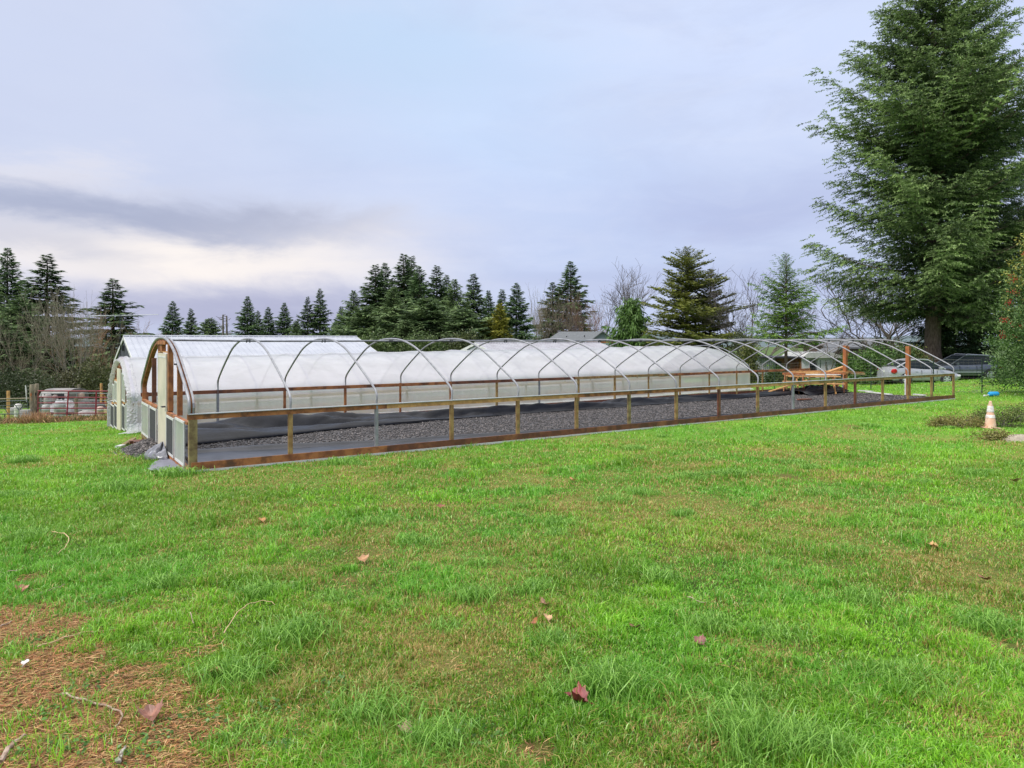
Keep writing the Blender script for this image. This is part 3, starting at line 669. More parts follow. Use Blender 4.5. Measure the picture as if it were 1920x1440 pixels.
# ------------------------------------------------------------------ barn, shed roof, house and the rest behind
def gable_house(name, R0, rdir, L, Wd, zr, ze, zg, wallm, roofm, label, cat='building', over=.35, th=.09, chim=False, ribs=None, rpart='roof'):
    """R0 ridge end (x,y), rdir unit ridge direction; local X along the ridge, +Y = far side"""
    base = thing(name, (R0[0], R0[1], zg), label, cat, rz=math.atan2(rdir[1], rdir[0]))
    hr, he = zr - zg, ze - zg; h = Wd / 2
    b = MB(); b.prism([(-h + .1, -.3), (h - .1, -.3), (h - .1, he - .02), (0, hr - .12), (-h + .1, he - .02)], 0, L, 'x'); b.build('wall', wallm, base)
    for s in (-1, 1):
        n_ = int(L / .3); b = MB()
        sl = (hr - he) / h; e = h + over
        if ribs:
            xs = []; 
            for i in range(int((L + .1) / ribs)):
                x0 = -.05 + i * ribs; xs += [(x0, 0), (x0 + ribs * .80, 0), (x0 + ribs * .86, .035), (x0 + ribs * .94, .035)]
            xs.append((L + .05, 0))
            b.grid(lambda i, t: (xs[int(i)][0], s * t * e, hr - sl * t * e + .05 + xs[int(i)][1]), range(len(xs)), [0, .5, 1.0])
            o = b.build(rpart, roofm, base); o.modifiers.new('t', 'SOLIDIFY').thickness = .02
        else:
            b.grid(lambda i, t: (i, s * t * e, hr - sl * t * e + .06), [-.3, L + .3], [0, 1.0]); o = b.build(rpart, roofm, base); o.modifiers.new('t', 'SOLIDIFY').thickness = .08
        for xx in (-.07, L + .07):
            b = MB(); b.bar((xx, 0, hr - .02), (xx, s * e, hr - sl * e - .02), .03, .16); b.build('barge_board', WHITE if roofm is ROOFW or ribs else wallm, base)
    b = MB(); b.tube([(-.08, 0, hr + .07), (L + .08, 0, hr + .07)], .06, 6); b.build('ridge_cap', roofm, base)
    return base, hr, he
GREYB = mat('grey_board_siding', (.13, .135, .16), .7, var=(.18, .185, .21), scale=3, stretch=(1, 6, .3), bump=.4, bscale=8)
BR = (-21.2, 39.0)
barn, hr, he = gable_house('barn', BR, DU, 13.3, 10.2, 2.43, 1.0, -2.2, GREYB, ROOFW, 'grey walled barn with a wide bright white ribbed metal roof', 'barn', ribs=.3)
for yv, zv, hh in ((2.2, 2.0, 1.2), (-2.4, 1.9, 1.2)):
    b = MB(); b.mm(-.03, -.005, yv - .5, yv + .5, zv - hh / 2, zv + hh / 2); wd = b.build('window', mat('dark_pane%d' % int(yv), (.05, .06, .08), .15), barn)
    b = MB()
    for a in (-.53, .53): b.mm(-.045, -.004, yv + a - .04, yv + a + .04, zv - hh / 2 - .06, zv + hh / 2 + .06)
    for a in (-hh / 2 - .03, hh / 2 + .03): b.mm(-.044, -.004, yv - .49, yv + .49, zv + a - .04, zv + a + .04)
    b.build('frame', WHITE, wd)
for k in range(34):
    pass
bt = MB()
for k in range(32):
    y = -4.9 + k * .316; z = hr - .14 - (abs(y) / 5.1) * (hr - he)
    bt.mm(-.022, -.002, y - .025, y + .025, .1, z - .05)
bt.build('batten', GREYB, barn)
b = MB(); b.mm(-.16, -.03, -.12, .12, hr - .75, hr - .45); b.build('gable_lamp', STEEL, barn)
# aerial
ax, ay = BR[0] - .15, BR[1] - .2; az0 = 2.2
t_ = thing('tv_antenna', (ax, ay, az0), 'thin rooftop television aerial on a mast above the barn gable', 'antenna')
b = MB(); b.tube([(0, 0, -.8), (0, 0, 1.5)], .022, 6); b.build('mast', STEEL, t_)
ALU = mat('aluminium_rod', (.45, .46, .5), .4, .5)
b = MB(); b.tube([(-1.7, 0, 1.38), (2.05, .1, 1.47)], .018, 6); b.build('boom', ALU, t_)
b = MB()
for k in range(9):
    x = -1.6 + k * .33; l = .9 - .05 * k; b.tube([(x + .35 * l, -l, 1.44), (x, 0, 1.42), (x + .35 * l, l, 1.40)], .009, 4)
b.tube([(.55, -.3, 1.42), (.95, .5, 1.80)], .012, 5); b.tube([(.2, .1, 1.44), (-1.1, -.5, 1.36)], .012, 5); b.build('element', ALU, t_)
s2, hr, he = gable_house('low_shed', (-2.35, 46.0), DU, 10.5, 6.0, 2.04, 1.25, -1.2, mat('pale_grey_cladding', (.40, .42, .45), .6, var=(.3, .32, .35), scale=3), mat('grey_ribbed_roof', (.42, .42, .45), .45, .2, var=(.33, .32, .35), scale=2), 'low shed, its grey ribbed metal roof showing over the middle of the film greenhouse', 'shed', ribs=.22)
b = MB(); b.box((-.12, .9, hr - .45), (.12, .25, .12)); b.build('security_lamp', WHITE, s2)

# house with grey green hip roof
HYd = 95.0
hp = lambda px, py, Yd=HYd: Vector(((px - 960) / F * Yd, Yd, zat(py, Yd)))
SHINGLE = mat('grey_green_shingle', (.15, .16, .17), .9, var=(.115, .125, .135), scale=4, bump=.3, bscale=20)
TEAL = mat('blue_grey_siding', (.27, .34, .36), .7, var=(.22, .28, .30), scale=5, stretch=(1, 1, 6))
A = hp(1026, 640); ez = A.z
ho = thing('farmhouse', (A.x, HYd, -2.0), 'far single storey house with a grey green roof and small blue grey gable', 'house')
xl, xr = A.x, hp(1160, 640).x; rzh = zat(621, HYd); rx0, rx1 = hp(1052, 0).x, hp(1122, 0).x
b = MB(); D_ = 7.0
b.add([(xl, HYd, ez), (xr, HYd, ez), (xr, HYd + D_, ez), (xl, HYd + D_, ez), (rx0, HYd + D_ / 2, rzh), (rx1 + 1.2, HYd + D_ / 2, rzh)], [(0, 1, 5, 4), (1, 2, 5), (2, 3, 4, 5), (3, 0, 4), (0, 3, 2, 1)]); b.build('roof', SHINGLE, ho, world=True)
b = MB(); b.mm(xl + .4, xr - .4, HYd + .5, HYd + D_ - .4, -2.2, ez - .01); b.build('wall', TEAL, ho, world=True)
gx0, gx1 = hp(1102, 0).x, hp(1153, 0).x; gm = (gx0 + gx1) / 2; gt = zat(620.5, HYd)
b = MB(); b.prism([(gx0 + .3, -2), (gx1 - .3, -2), (gx1 - .3, ez), (gm, gt - .15), (gx0 + .3, ez)], HYd - 1.2, HYd + .49, 'y'); b.build('gable_wall', TEAL, ho, world=True)
b = MB()
for s, xe in ((-1, gx0), (1, gx1)):
    b.bar((gm, HYd + 1.0, gt + .02), (xe, HYd + 1.0, ez - .05), 5.0, .12, up=(0, 1, 0)) if False else None
for xa, xb in ((gx0, gm), (gm, gx1)):
    za, zb = (ez - .03, gt) if xb == gm else (gt, ez - .03)
    b.add([(xa, HYd - 1.6, za), (xb, HYd - 1.6, zb), (xb, HYd + 3, zb), (xa, HYd + 3, za), (xa, HYd - 1.6, za - .14), (xb, HYd - 1.6, zb - .14), (xb, HYd + 3, zb - .14), (xa, HYd + 3, za - .14)], [(0, 1, 2, 3), (7, 6, 5, 4), (0, 4, 5, 1), (1, 5, 6, 2), (2, 6, 7, 3), (3, 7, 4, 0)])
b.build('gable_roof', SHINGLE, ho, world=True)
b = MB(); b.mm(gx0 - .8, gx1 + .4, HYd - 1.75, HYd - 1.62, zat(643, HYd), zat(640, HYd)); b.build('porch_beam', WOOD, ho, world=True)
PANE = mat('window_glass', (.04, .05, .06), .08)
for px in (1111, 1129):
    x0, x1 = hp(px - 4, 0).x, hp(px + 4, 0).x; z0, z1 = zat(651, HYd), zat(646, HYd)
    b = MB(); b.mm(x0, x1, HYd - 1.23, HYd - 1.205, z0, z1); wd = b.build('window', PANE, ho, world=True)
    b = MB(); b.mm(x0 - .07, x0, HYd - 1.26, HYd - 1.21, z0 - .07, z1 + .07); b.mm(x1, x1 + .07, HYd - 1.26, HYd - 1.21, z0 - .07, z1 + .07); b.mm(x0, x1, HYd - 1.26, HYd - 1.21, z1, z1 + .07); b.mm(x0, x1, HYd - 1.26, HYd - 1.21, z0 - .07, z0)
    q = b; L = ho.location; q.v = [(a[0] - L[0], a[1] - L[1], a[2] - L[2]) for a in q.v]; q.build('frame', WHITE, wd)
b = MB(); b.tube([hp(1064, 634) + Vector((0, 1.5, -1)), hp(1064, 630) + Vector((0, 1.5, 0))], .08, 6); b.tube([hp(1098, 634) + Vector((0, 1.5, -.6)), hp(1098, 628) + Vector((0, 1.5, 0))], .06, 6); b.build('vent_pipe', STEEL, ho, world=True)

# grey plank shed, white metal shed and brown house at the right
def wpx(px, Yd): return (px - 960) / F * Yd
Yd = 52.0
sx0, sx1 = wpx(1424, Yd), wpx(1502, Yd); zt = zat(668, Yd); zb = -1.4
sh = thing('plank_shed', (sx0, Yd, zb), 'small grey plank shed with a flat dark roof just right of the plastic tunnel', 'shed')
PLANKG = mat('grey_white_planks', (.42, .43, .45), .8, var=(.28, .29, .31), scale=4, stretch=(5, 5, .3), bump=.4, bscale=10)
b = MB(); b.mm(sx0, sx0 + 1.15, Yd, Yd + 3, zb, zt - .15); b.build('wall', PLANKG, sh, world=True)
b = MB()
for k in range(8): b.mm(sx0 + .01 + k * .145, sx0 + .03 + k * .145, Yd - .012, Yd - .001, zb, zt - .16)
b.build('board_gap', STEEL, sh, world=True)
b = MB(); b.mm(sx0 - .2, sx1 + .2, Yd - .35, Yd + 3.3, zt - .14, zt - .03); b.build('roof', STEEL, sh, world=True)
b = MB(); b.mm(sx0 + 1.16, sx1, Yd + .4, Yd + 3, zb, zt - .16); b.build('back_wall', REDW, sh, world=True)
b = MB(); b.mm(sx0 + 1.2, sx0 + 1.75, Yd + .36, Yd + .398, zt - 1.1, zt - .4); b.build('window', PANE, sh, world=True)
b = MB(); b.mm(sx1 - .1, sx1, Yd - .1, Yd + .2, zb, zt - .15); b.build('post', WOOD, sh, world=True)
Yd = 58.0
x0, x1, x2 = wpx(1502, Yd), wpx(1555, Yd), wpx(1590, Yd); zr_ = zat(661, Yd); zb = -1.6
ws = thing('white_metal_shed', (x0, Yd, zb), 'white ribbed metal shed with a dark doorway seen through the far hoops', 'shed')
WRIB = mat('white_ribbed_metal', (.72, .72, .76), .45, .1, var=(.6, .6, .65), scale=5, stretch=(.4, 1, 9))
b = MB(); zv = zat(671, Yd)
b.mm(x0, x0 + .65, Yd, Yd + 4, zb, zv); b.mm(x0 + 1.35, x2 - 1.0, Yd, Yd + 4, zb, zv); b.mm(x0 + .65, x0 + 1.35, Yd + .5, Yd + 4, zb, zv); b.build('wall', WRIB, ws, world=True)
b = MB(); b.mm(x0 + .62, x0 + 1.38, Yd + .42, Yd + .49, zb, zv - .25); b.build('doorway', PANE, ws, world=True)
b = MB()
for k in range(9): b.mm(x0 - .01, x2 - 1.0, Yd - .02, Yd - .004, zv - .2 - k * .16, zv - .18 - k * .16) if k > 9 else None
prof = [(x0 - .1, zv - .05), (x0 - .05, zv + .02), (x0 + .5, zr_), (x1, zr_ + .02), (x2, zat(670, Yd)), (x2, zat(672, Yd)), (x1, zv), (x0, zv)]
b.prism(prof, Yd - .3, Yd + 4.3, 'y'); b.build('roof', WHITE, ws, world=True)
b = MB(); b.mm(x2 - .95, x2 + .3, Yd + 1, Yd + 4, zb, zat(672, Yd)); b.build('lean_to', REDW, ws, world=True)
Yd = 75.0
x0, x1 = wpx(1556, Yd), wpx(1700, Yd)
bh = thing('brown_house', (x0, Yd, -2), 'brown house with a wide dark grey roof behind the shrubs beyond the hoops', 'house')
BROWN = mat('brown_siding', (.17, .11, .09), .8, var=(.12, .08, .065), scale=3, stretch=(1, 1, 8), bump=.3)
ROOFD = mat('charcoal_shingle', (.15, .155, .17), .9, var=(.11, .115, .125), scale=5, bump=.3, bscale=20)
ze_, zr2 = zat(651, Yd), zat(634, Yd)
b = MB(); b.mm(x0 + .5, x1 - .2, Yd + .6, Yd + 8, -2.2, ze_ + .05); b.build('wall', BROWN, bh, world=True)
b = MB(); b.prism([(Yd - .1, ze_), (Yd + 4.3, zr2), (Yd + 8.7, ze_), (Yd + 8.7, ze_ - .18), (Yd + 4.3, zr2 - .18), (Yd - .1, ze_ - .18)], x0 - .3, x1 + .3, 'x'); b.build('roof', ROOFD, bh, world=True)
b = MB(); b.prism([(x0 - 1.6, zat(667, Yd)), (x0 - .2, zat(654, Yd)), (x0 + 1.7, zat(667, Yd)), (x0 + 1.7, -2), (x0 - 1.6, -2)], Yd - 2.5, Yd + .5, 'y'); b.build('porch', BROWN, bh, world=True)
b = MB(); b.bar((x0 - 1.9, Yd - 1, zat(669, Yd)), (x0 - .1, Yd - 1, zat(652, Yd)), 4, .12, up=(0, 0, 1)); b.bar((x0 - .25, Yd - 1.02, zat(652, Yd)), (x0 + 2.3, Yd - 1.02, zat(669, Yd)), 4, .12); b.build('porch_roof', ROOFD, bh, world=True)
for k, px in enumerate((1620, 1650)):
    b = MB(); xx = wpx(px, Yd); b.mm(xx, xx + 1.0, Yd + .56, Yd + .598, ze_ - 1.3, ze_ - .4); b.build('window', PANE, bh, world=True)
b = MB(); b.mm(wpx(1563, Yd), wpx(1563, Yd) + .25, Yd - 3.0, Yd - 2.75, -2, zat(649, Yd)); b.build('post', ORANGE, bh, world=True)

# ------------------------------------------------------------------ conifers
def cards(P, Dv, L, Wd, rs, up=.6):
    """leaf shaped quads from base points P along directions Dv; returns V,F"""
    n = len(P); Dv = Dv / np.linalg.norm(Dv, axis=1, keepdims=True)
    nrm = rs.normal(size=(n, 3)) * (1 - up) + np.array([0, 0, up]); side = np.cross(Dv, nrm); side /= (np.linalg.norm(side, axis=1, keepdims=True) + 1e-6)
    L = L[:, None]; Wd = Wd[:, None]
    sag = np.zeros((n, 3)); sag[:, 2] = -.12 * L[:, 0]
    V = np.stack([P, P + Dv * L * .45 + side * Wd * .5, P + Dv * L + sag, P + Dv * L * .45 - side * Wd * .5], 1)
    return V.reshape(-1, 3), (np.arange(n)[:, None] * 4 + np.arange(4)[None]).astype(int)
def conifer_np(seed, h, rad, nb, base=.06, card=(.45, .15), spacing=.25, tw=.38, e_top=38, e_bot=-8, curv=.12, droop=.25, profile=None, colr=(.045, .085, .035), tipc=(.09, .15, .06), twk=10, jit=.25, gap=.0, lean=0.0, sprd=.55, twp=.75, bark=.018, jd=.22, ej=7):
    rs = np.random.RandomState(seed); O = []; Dd = []; TL = []; TT = []; BR_ = []; SC = []
    polys = []
    for i in range(nb):
        t = (i + rs.rand()) / nb; t = base + (1 - base) * t ** .85
        if gap and rs.rand() < gap * (1 - t): continue
        z0 = h * t; a = i * 2.39996 + rs.normal() * .35
        pr = profile(t) if profile else ((1 - t) ** .9) * min(1, (t - base) * 6 + .55)
        L = rad * pr * (1 + rs.normal() * jit) + .12
        L = max(L, .15); k = t ** 1.3
        e = radians(min(50, e_bot * (1 - k) + e_top * k + rs.normal() * ej * (1 - .6 * t)))
        ns = max(3, int(twk * (.4 + L / rad)))
        s = np.linspace(.12, 1, ns); s[-1] = 1
        hx = L * s * cos(e); zz_ = z0 + L * (np.tan(e) * s + curv * (s ** 2) * (1 - k) - .10 * s * (1 - k))
        ca, sa = cos(a), sin(a); P = np.stack([hx * ca, hx * sa, zz_], 1)
        polys.append(([(0, 0, z0)] + [tuple(p) for p in P[:max(3, int(ns * .8)):2]], bark * L + .008))
        for sg in (-1, 1, 0):
            if sg == 0:
                tl = np.full(ns, L / ns * 1.6); ang = np.full(ns, a) + rs.normal(size=ns) * .2
            else:
                tl = (tw * L * (1.04 - s) ** twp + (.10 * rad ** .5) * min(1, pr * 2.5) + .03) * (.65 + .7 * rs.rand(ns)); ang = a + sg * radians(58) + rs.normal(size=ns) * .25 - sg * .35 * s
            dz = -droop * (.1 + 1.6 * rs.rand(ns)) + .5 * k
            SC.append(np.full(ns, min(1, .38 + 1.6 * pr))); O.append(P + rs.normal(size=P.shape) * .02 * L); Dd.append(np.stack([np.cos(ang), np.sin(ang), dz], 1)); TL.append(tl)
            TT.append(s); BR_.append(np.full(ns, rs.normal()))
    O = np.concatenate(O); Dd = np.concatenate(Dd); TL = np.concatenate(TL); TT = np.concatenate(TT); B_ = np.concatenate(BR_)
    nc = np.maximum(2, (TL / spacing).astype(int) + 1); ix = np.repeat(np.arange(len(O)), nc)
    first = np.concatenate([[0], np.cumsum(nc)[:-1]]); q = (np.arange(len(ix)) - first[ix] + rs.rand(len(ix)) * .7) / nc[ix]
    P = O[ix] + Dd[ix] * (TL[ix] * q)[:, None]; P[:, 2] -= droop * .5 * TL[ix] * q * q
    sgn = np.where(np.arange(len(ix)) % 2 == 0, 1, -1); perp = np.stack([-Dd[ix][:, 1], Dd[ix][:, 0], np.zeros(len(ix))], 1)
    dv = Dd[ix] + perp * (sgn * sprd)[:, None] + rs.normal(size=P.shape) * jd; dv[:, 2] -= droop * .5
    SCa = np.concatenate(SC)[ix]; Lc = SCa * card[0] * (.6 + .8 * rs.rand(len(ix))); Wc = SCa * card[1] * (.7 + .6 * rs.rand(len(ix)))
    V, Fq = cards(P, dv, Lc, Wc, rs)
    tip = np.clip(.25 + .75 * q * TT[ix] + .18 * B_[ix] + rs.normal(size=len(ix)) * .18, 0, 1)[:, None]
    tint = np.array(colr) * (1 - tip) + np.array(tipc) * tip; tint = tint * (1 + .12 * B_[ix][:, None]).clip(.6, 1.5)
    tint = np.repeat(tint, 4, 0)
    if lean: V[:, 0] += lean * V[:, 2]
    return V, Fq, tint, polys
def trunk_mb(h, r0, seed, polys=None, lean=0.0, n=10, minr=.03):
    rr = random.Random(seed); b = MB(); pts = []; rad = []
    for i in range(14):
        t = i / 13; pts.append((lean * h * t + rr.uniform(-.03, .03) * r0 * 3, rr.uniform(-.03, .03) * r0 * 3, h * .99 * t - .3 * (i == 0))); rad.append(r0 * ((1 - t) ** .85) * (1.35 if i == 0 else 1) + .012)
    b.tube(pts, rad, n)
    for P, r in (polys or []):
        P = P[::2] + ([P[-1]] if len(P) % 2 == 0 else [])
        if len(P) < 2: continue
        P = [(p[0] + lean * p[2], p[1], p[2]) for p in P]
        b.tube(P, [max(r * (1 - .8 * i / (len(P) - 1)), .006) for i in range(len(P))], 4, cap=False)
    return b
def conifer(name, loc, label, seed, h, rad, nb, r0=None, group=None, cat='tree', **k):
    V, Fq, tint, polys = conifer_np(seed, h, rad, nb, **k)
    t = thing(name, loc, label, cat, group)
    lean = k.get('lean', 0.0); trunk_mb(h, r0 or h * .013, seed, polys, lean).build('trunk', BARK, t, smooth=True)
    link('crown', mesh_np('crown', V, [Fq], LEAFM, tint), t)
    return t
G1, G1t = (.045, .095, .036), (.150, .235, .090)
G2c, G2t = (.036, .074, .026), (.120, .185, .068)
G3, G3t = (.072, .125, .045), (.200, .280, .110)
VAR = [dict(seed=21, rad=3.6, ej=15, nb=162, colr=G1, tipc=G1t, spacing=.36, card=(.62, .20)), dict(seed=22, rad=2.9, ej=15, nb=135, colr=G2c, tipc=G2t, jit=.34, droop=.35, gap=.25, spacing=.38, card=(.6, .20)),
       dict(seed=23, rad=4.8, ej=15, nb=202, colr=G1, tipc=G3t, jit=.3, spacing=.38, card=(.65, .22), profile=lambda t: (1 - t) ** .6 * min(1, .7 + t)),
       dict(seed=24, rad=2.3, ej=15, nb=121, colr=G2c, tipc=G2t, droop=.45, e_bot=-18, curv=.3, jit=.3, gap=.2, spacing=.36, card=(.6, .19)),
       dict(seed=25, rad=4.6, ej=15, nb=175, colr=G3, tipc=G3t, jit=.28, spacing=.38, card=(.62, .2), droop=.4)]
_vt = {}
def fir(px, py, Yd, wpx_, var, label, name='fir_tree', group='conifers on the skyline', sink=0.0):
    p = far(px, Yd); top = zat(py, Yd); h = top - p.z + sink; v = VAR[var]
    if var not in _vt:
        _vt[var] = conifer(name, (0, 0, 0), label, h=18.0, group=group, **v); o = _vt[var]
    else: o = dup(_vt[var], label=label)
    o['group'] = group
    k = h / 18.0; wr = 1.42 * (wpx_ / 2 / F * Yd) / v['rad']
    o.location = (p.x, p.y, p.z - sink); o.scale = (wr, wr, k); o.rotation_euler[2] = rnd.uniform(0, 6.28)
    return o
firs = [
 (14, 466, 95, 96, 0, 'tall dark fir at the left edge of the picture'), (-40, 470, 88, 120, 4, 'fir crown cut by the left frame edge'), (88, 478, 90, 120, 1, 'tall ragged fir second from the left edge above the bare saplings'), (40, 560, 84, 90, 2, 'low bushy fir between the two tall firs at far left'),
 (212, 524, 88, 104, 1, 'dark open branched fir behind the television aerial'), (324, 565, 120, 50, 0, 'full pointed fir just above the left part of the barn ridge'), (358, 579, 125, 34, 3, 'thin leaning fir right of the full pointed one over the barn'),
 (393, 598, 115, 52, 2, 'short rounded fir beside the bare snag over the barn'), (464, 556, 120, 52, 0, 'dark fir with a dense top over the middle of the barn ridge'), (484, 583, 125, 30, 3, 'small narrow fir touching the dense topped one'),
 (503, 576, 130, 40, 0, 'evenly pointed fir alone over the barn ridge'), (533, 568, 130, 46, 0, 'pointed fir between the lone one and the tall pair'), (577, 557, 125, 40, 1, 'sparse fir, left of the tall pair over the barn'), (600, 542, 125, 42, 3, 'tall thin fir, right of the pair over the barn'), (556, 602, 128, 30, 2, 'low young fir at the foot of the tall pair'),
 (628, 604, 118, 30, 2, 'small fir at the left foot of the big central grove'),
 (663, 545, 100, 76, 4, 'green fir at the left shoulder of the central grove'), (704, 497, 100, 84, 1, 'dark fir with a notched top, left in the central grove'), (722, 494, 106, 76, 0, 'dark fir right behind the notch topped one'), (757, 477, 104, 84, 1, 'tallest fir of the central grove, left of two thin tips'), (771, 481, 108, 70, 3, 'thin tipped fir right of the tallest in the central grove'),
 (738, 538, 88, 108, 4, 'broad pale green fir standing in front of the central grove'), (786, 500, 100, 80, 0, 'dark fir below the right tip of the central grove'), (819, 499, 104, 76, 1, 'dark fir with a full top right of the grove centre'), (837, 516, 108, 50, 3, 'slim fir on the right slope of the central grove'),
 (852, 524, 94, 92, 4, 'dull green shaggy fir at the right of the central grove'), (800, 560, 86, 110, 2, 'low wide fir at the foot of the central grove'), (690, 575, 90, 90, 2, 'low wide green fir left in front of the central grove'), (888, 514, 98, 72, 1, 'loose see-through fir right of the grove'),
 (916, 545, 112, 50, 0, 'small symmetrical fir right of the see-through one'), (941, 543, 118, 46, 3, 'narrow layered fir behind the golden shrub'), (968, 531, 92, 66, 0, 'blue green fir with a spire top right of the golden shrub'),
 (1070, 491, 116, 84, 0, 'dark fir standing behind the tangle of bare brown trees'), (1036, 530, 114, 64, 1, 'lower dark fir left behind the bare brown trees'), (870, 580, 84, 90, 2, 'low dark fir filling under the grove at right'), (760, 600, 82, 100, 4, 'low pale fir filling under the grove'),
 (0, 600, 78, 110, 2, 'low dense fir at the bottom of the left wood'), (120, 610, 92, 60, 3, 'thin fir behind the bare saplings at left'), (640, 575, 108, 46, 0, 'small fir at the left edge of the grove beside the barn ridge end')]
for f_ in firs: fir(*f_)
conifer('golden_conifer', far(937, 84), 'golden green pointed conifer in front of the grove behind the tunnel', 31, zat(571, 84) - far(937, 84).z, 2.0, 90, colr=(.15, .17, .025), tipc=(.36, .34, .06), spacing=.26, card=(.45, .16), droop=.0, e_bot=30, e_top=40, profile=lambda t: (1 - t) ** .8)
conifer('golden_conifer', far(915, 85), 'yellow green cedar left of the golden one', 32, zat(598, 85) - far(915, 85).z, 2.2, 80, colr=(.11, .14, .02), tipc=(.28, .30, .06), spacing=.26, card=(.45, .16), droop=.0, e_bot=30, e_top=40, profile=lambda t: (1 - t) ** .75)
conifer('weeping_cedar', far(1185, 70), 'bright green weeping cedar left of the broad pine', 33, zat(562, 70) - far(1185, 70).z, 2.6, 110, colr=(.05, .12, .02), tipc=(.13, .23, .05), spacing=.2, card=(.45, .13), droop=1.1, profile=lambda t: (1 - t) ** .55)
PINEK = dict(colr=(.060, .078, .014), tipc=(.21, .225, .045), card=(.30, .13), spacing=.085, droop=-.05, tw=.46, e_bot=-4, e_top=30, curv=.10, twk=9, jit=.3, gap=.3, sprd=1.3)
conifer('pine_tree', far(1288, 66), 'broad olive green pine with layered clumps behind the tunnel end', 34, zat(464, 66) - far(1288, 66).z, 5.3, 125, r0=.26, base=.14, profile=lambda t: (1 - t) ** .72 * (.95 + .25 * sin(t * 31)), **PINEK)
conifer('pine_tree', far(1332, 68), 'narrower olive pine leaning out right of the broad one', 35, zat(507, 68) - far(1332, 68).z, 3.2, 70, r0=.2, base=.2, profile=lambda t: (1 - t) ** .6, **PINEK)
conifer('young_fir', far(1474, 46), 'young thin topped bright green fir behind the far hoops', 36, zat(477, 46) - far(1474, 46).z, 3.0, 120, colr=(.08, .15, .025), tipc=(.20, .32, .06), card=(.20, .06), spacing=.075, tw=.34, droop=.25, jit=.45, gap=.15, e_top=45, e_bot=0, base=.30, twk=11)
# two huge firs at the right
def bigprof(t):
    return float(np.interp(t, [.05, .12, .2, .33, .45, .55, .62, .7, .8, .9, .96, 1], [.82, .94, 1.0, 1.0, .90, .94, .96, .70, .62, .40, .20, .03]))
bg1 = far(1750, 51)
bg2 = far(1826, 57)
BIG = dict(base=.14, twp=.40, bark=.0085, profile=bigprof, droop=.24, e_bot=-14, e_top=34, curv=.52, jit=.22, gap=.12, sprd=.5, jd=.55, ej=11)
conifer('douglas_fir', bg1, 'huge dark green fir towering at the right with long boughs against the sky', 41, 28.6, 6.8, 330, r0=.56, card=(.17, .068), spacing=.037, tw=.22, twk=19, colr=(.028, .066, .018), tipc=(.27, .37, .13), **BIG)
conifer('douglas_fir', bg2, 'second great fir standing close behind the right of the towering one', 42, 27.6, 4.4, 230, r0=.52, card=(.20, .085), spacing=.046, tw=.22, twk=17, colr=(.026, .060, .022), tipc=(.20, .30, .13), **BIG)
conifer('hemlock', far(1915, 52), 'fir partly hidden behind the holly at the right frame edge', 43, 13.0, 4.2, 110, r0=.3, base=.16, card=(.22, .08), spacing=.08, tw=.26, twk=14, jd=.5, profile=lambda t: (1 - t) ** .6, droop=.3, e_bot=-10, curv=.4, colr=(.024, .055, .024), tipc=(.13, .20, .09))
conifer('yew_tree', far(1790, 53), 'dark low evergreen between the two great trunks above the cars', 44, 7.8, 2.7, 110, card=(.28, .08), spacing=.13, tw=.4, twk=12, droop=.4, profile=lambda t: (1 - t) ** .4, colr=(.02, .05, .02), tipc=(.06, .11, .045))
conifer('yew_tree', far(1762, 52), 'small ferny evergreen just right of the nearest great trunk', 45, 6.2, 1.3, 70, card=(.24, .07), spacing=.12, tw=.4, twk=10, droop=.5, profile=lambda t: (1 - t) ** .3, colr=(.035, .07, .02), tipc=(.09, .14, .045))
# pruned stubs on the near trunk
tk = [o for o in bpy.data.objects if o.name.startswith('douglas_fir')][0]
b = MB(); 
for dx, z in ((-.25, 5.0), (.42, 5.05)): b.tube([(dx, -.3, z), (dx * 1.15, -1.05, z + .02)], [.26, .22], 10)
b.build('branch_stub', BARK, tk)
b = MB()
for dx, z in ((-.25, 5.0), (.42, 5.05)): b.tube([(dx * 1.15, -1.05, z + .02), (dx * 1.152, -1.06, z + .02)], [.215, .21], 12)
b.build('cut_face', mat('sawn_wood', (.50, .38, .30), .8, var=(.36, .26, .2), scale=6), tk)

# ------------------------------------------------------------------ bare trees
def bare_mb(seed, h, r0, levels=5, spread=.55, kids=(3, 5), up=.25, stems=1, lenk=.42, twist=.22, minr=.006):
    rr = random.Random(seed); b = MB(); b2 = MB()
    def grow(p, d, L, r, lv):
        n = 4 if lv < 2 else 3; pts = [p]; q = p.copy(); dd_ = d.copy()
        for i in range(n):
            dd_ = (dd_ + Vector((rr.gauss(0, twist), rr.gauss(0, twist), rr.gauss(0, twist * .5) + up * .12))).normalized(); q = q + dd_ * L / n; pts.append(q.copy())
        rad = [max(r * (1 - .45 * i / n), minr) for i in range(n + 1)]
        (b if lv < 2 else b2).tube(pts, rad, 7 if lv == 0 else 5 if lv == 1 else 3, cap=False)
        if lv >= levels: return
        k = rr.randint(*kids) + (1 if lv == 0 else 0)
        for j in range(k):
            t = rr.uniform(.35, 1) if j else 1.0; i = min(int(t * n), n - 1); a = pts[i].lerp(pts[i + 1], t * n - i)
            ax = dd_.cross(Vector((rr.gauss(0, 1), rr.gauss(0, 1), rr.gauss(0, 1)))).normalized()
            nd = (Matrix.Rotation(rr.gauss(spread, .15) * (1 if j else .5), 3, ax) @ dd_ + Vector((0, 0, up))).normalized()
            grow(a, nd, L * rr.uniform(.55, .85), r * rr.uniform(.5, .68) * (1 if j else 1.15), lv + 1)
    for s in range(stems):
        a = s * 2.4; d = Vector((cos(a) * .25 * (stems > 1), sin(a) * .25 * (stems > 1), 1)).normalized()
        grow(Vector((cos(a) * .2 * (stems > 1), sin(a) * .2 * (stems > 1), -.2)), d, h * lenk, r0, 0)
    return b, b2
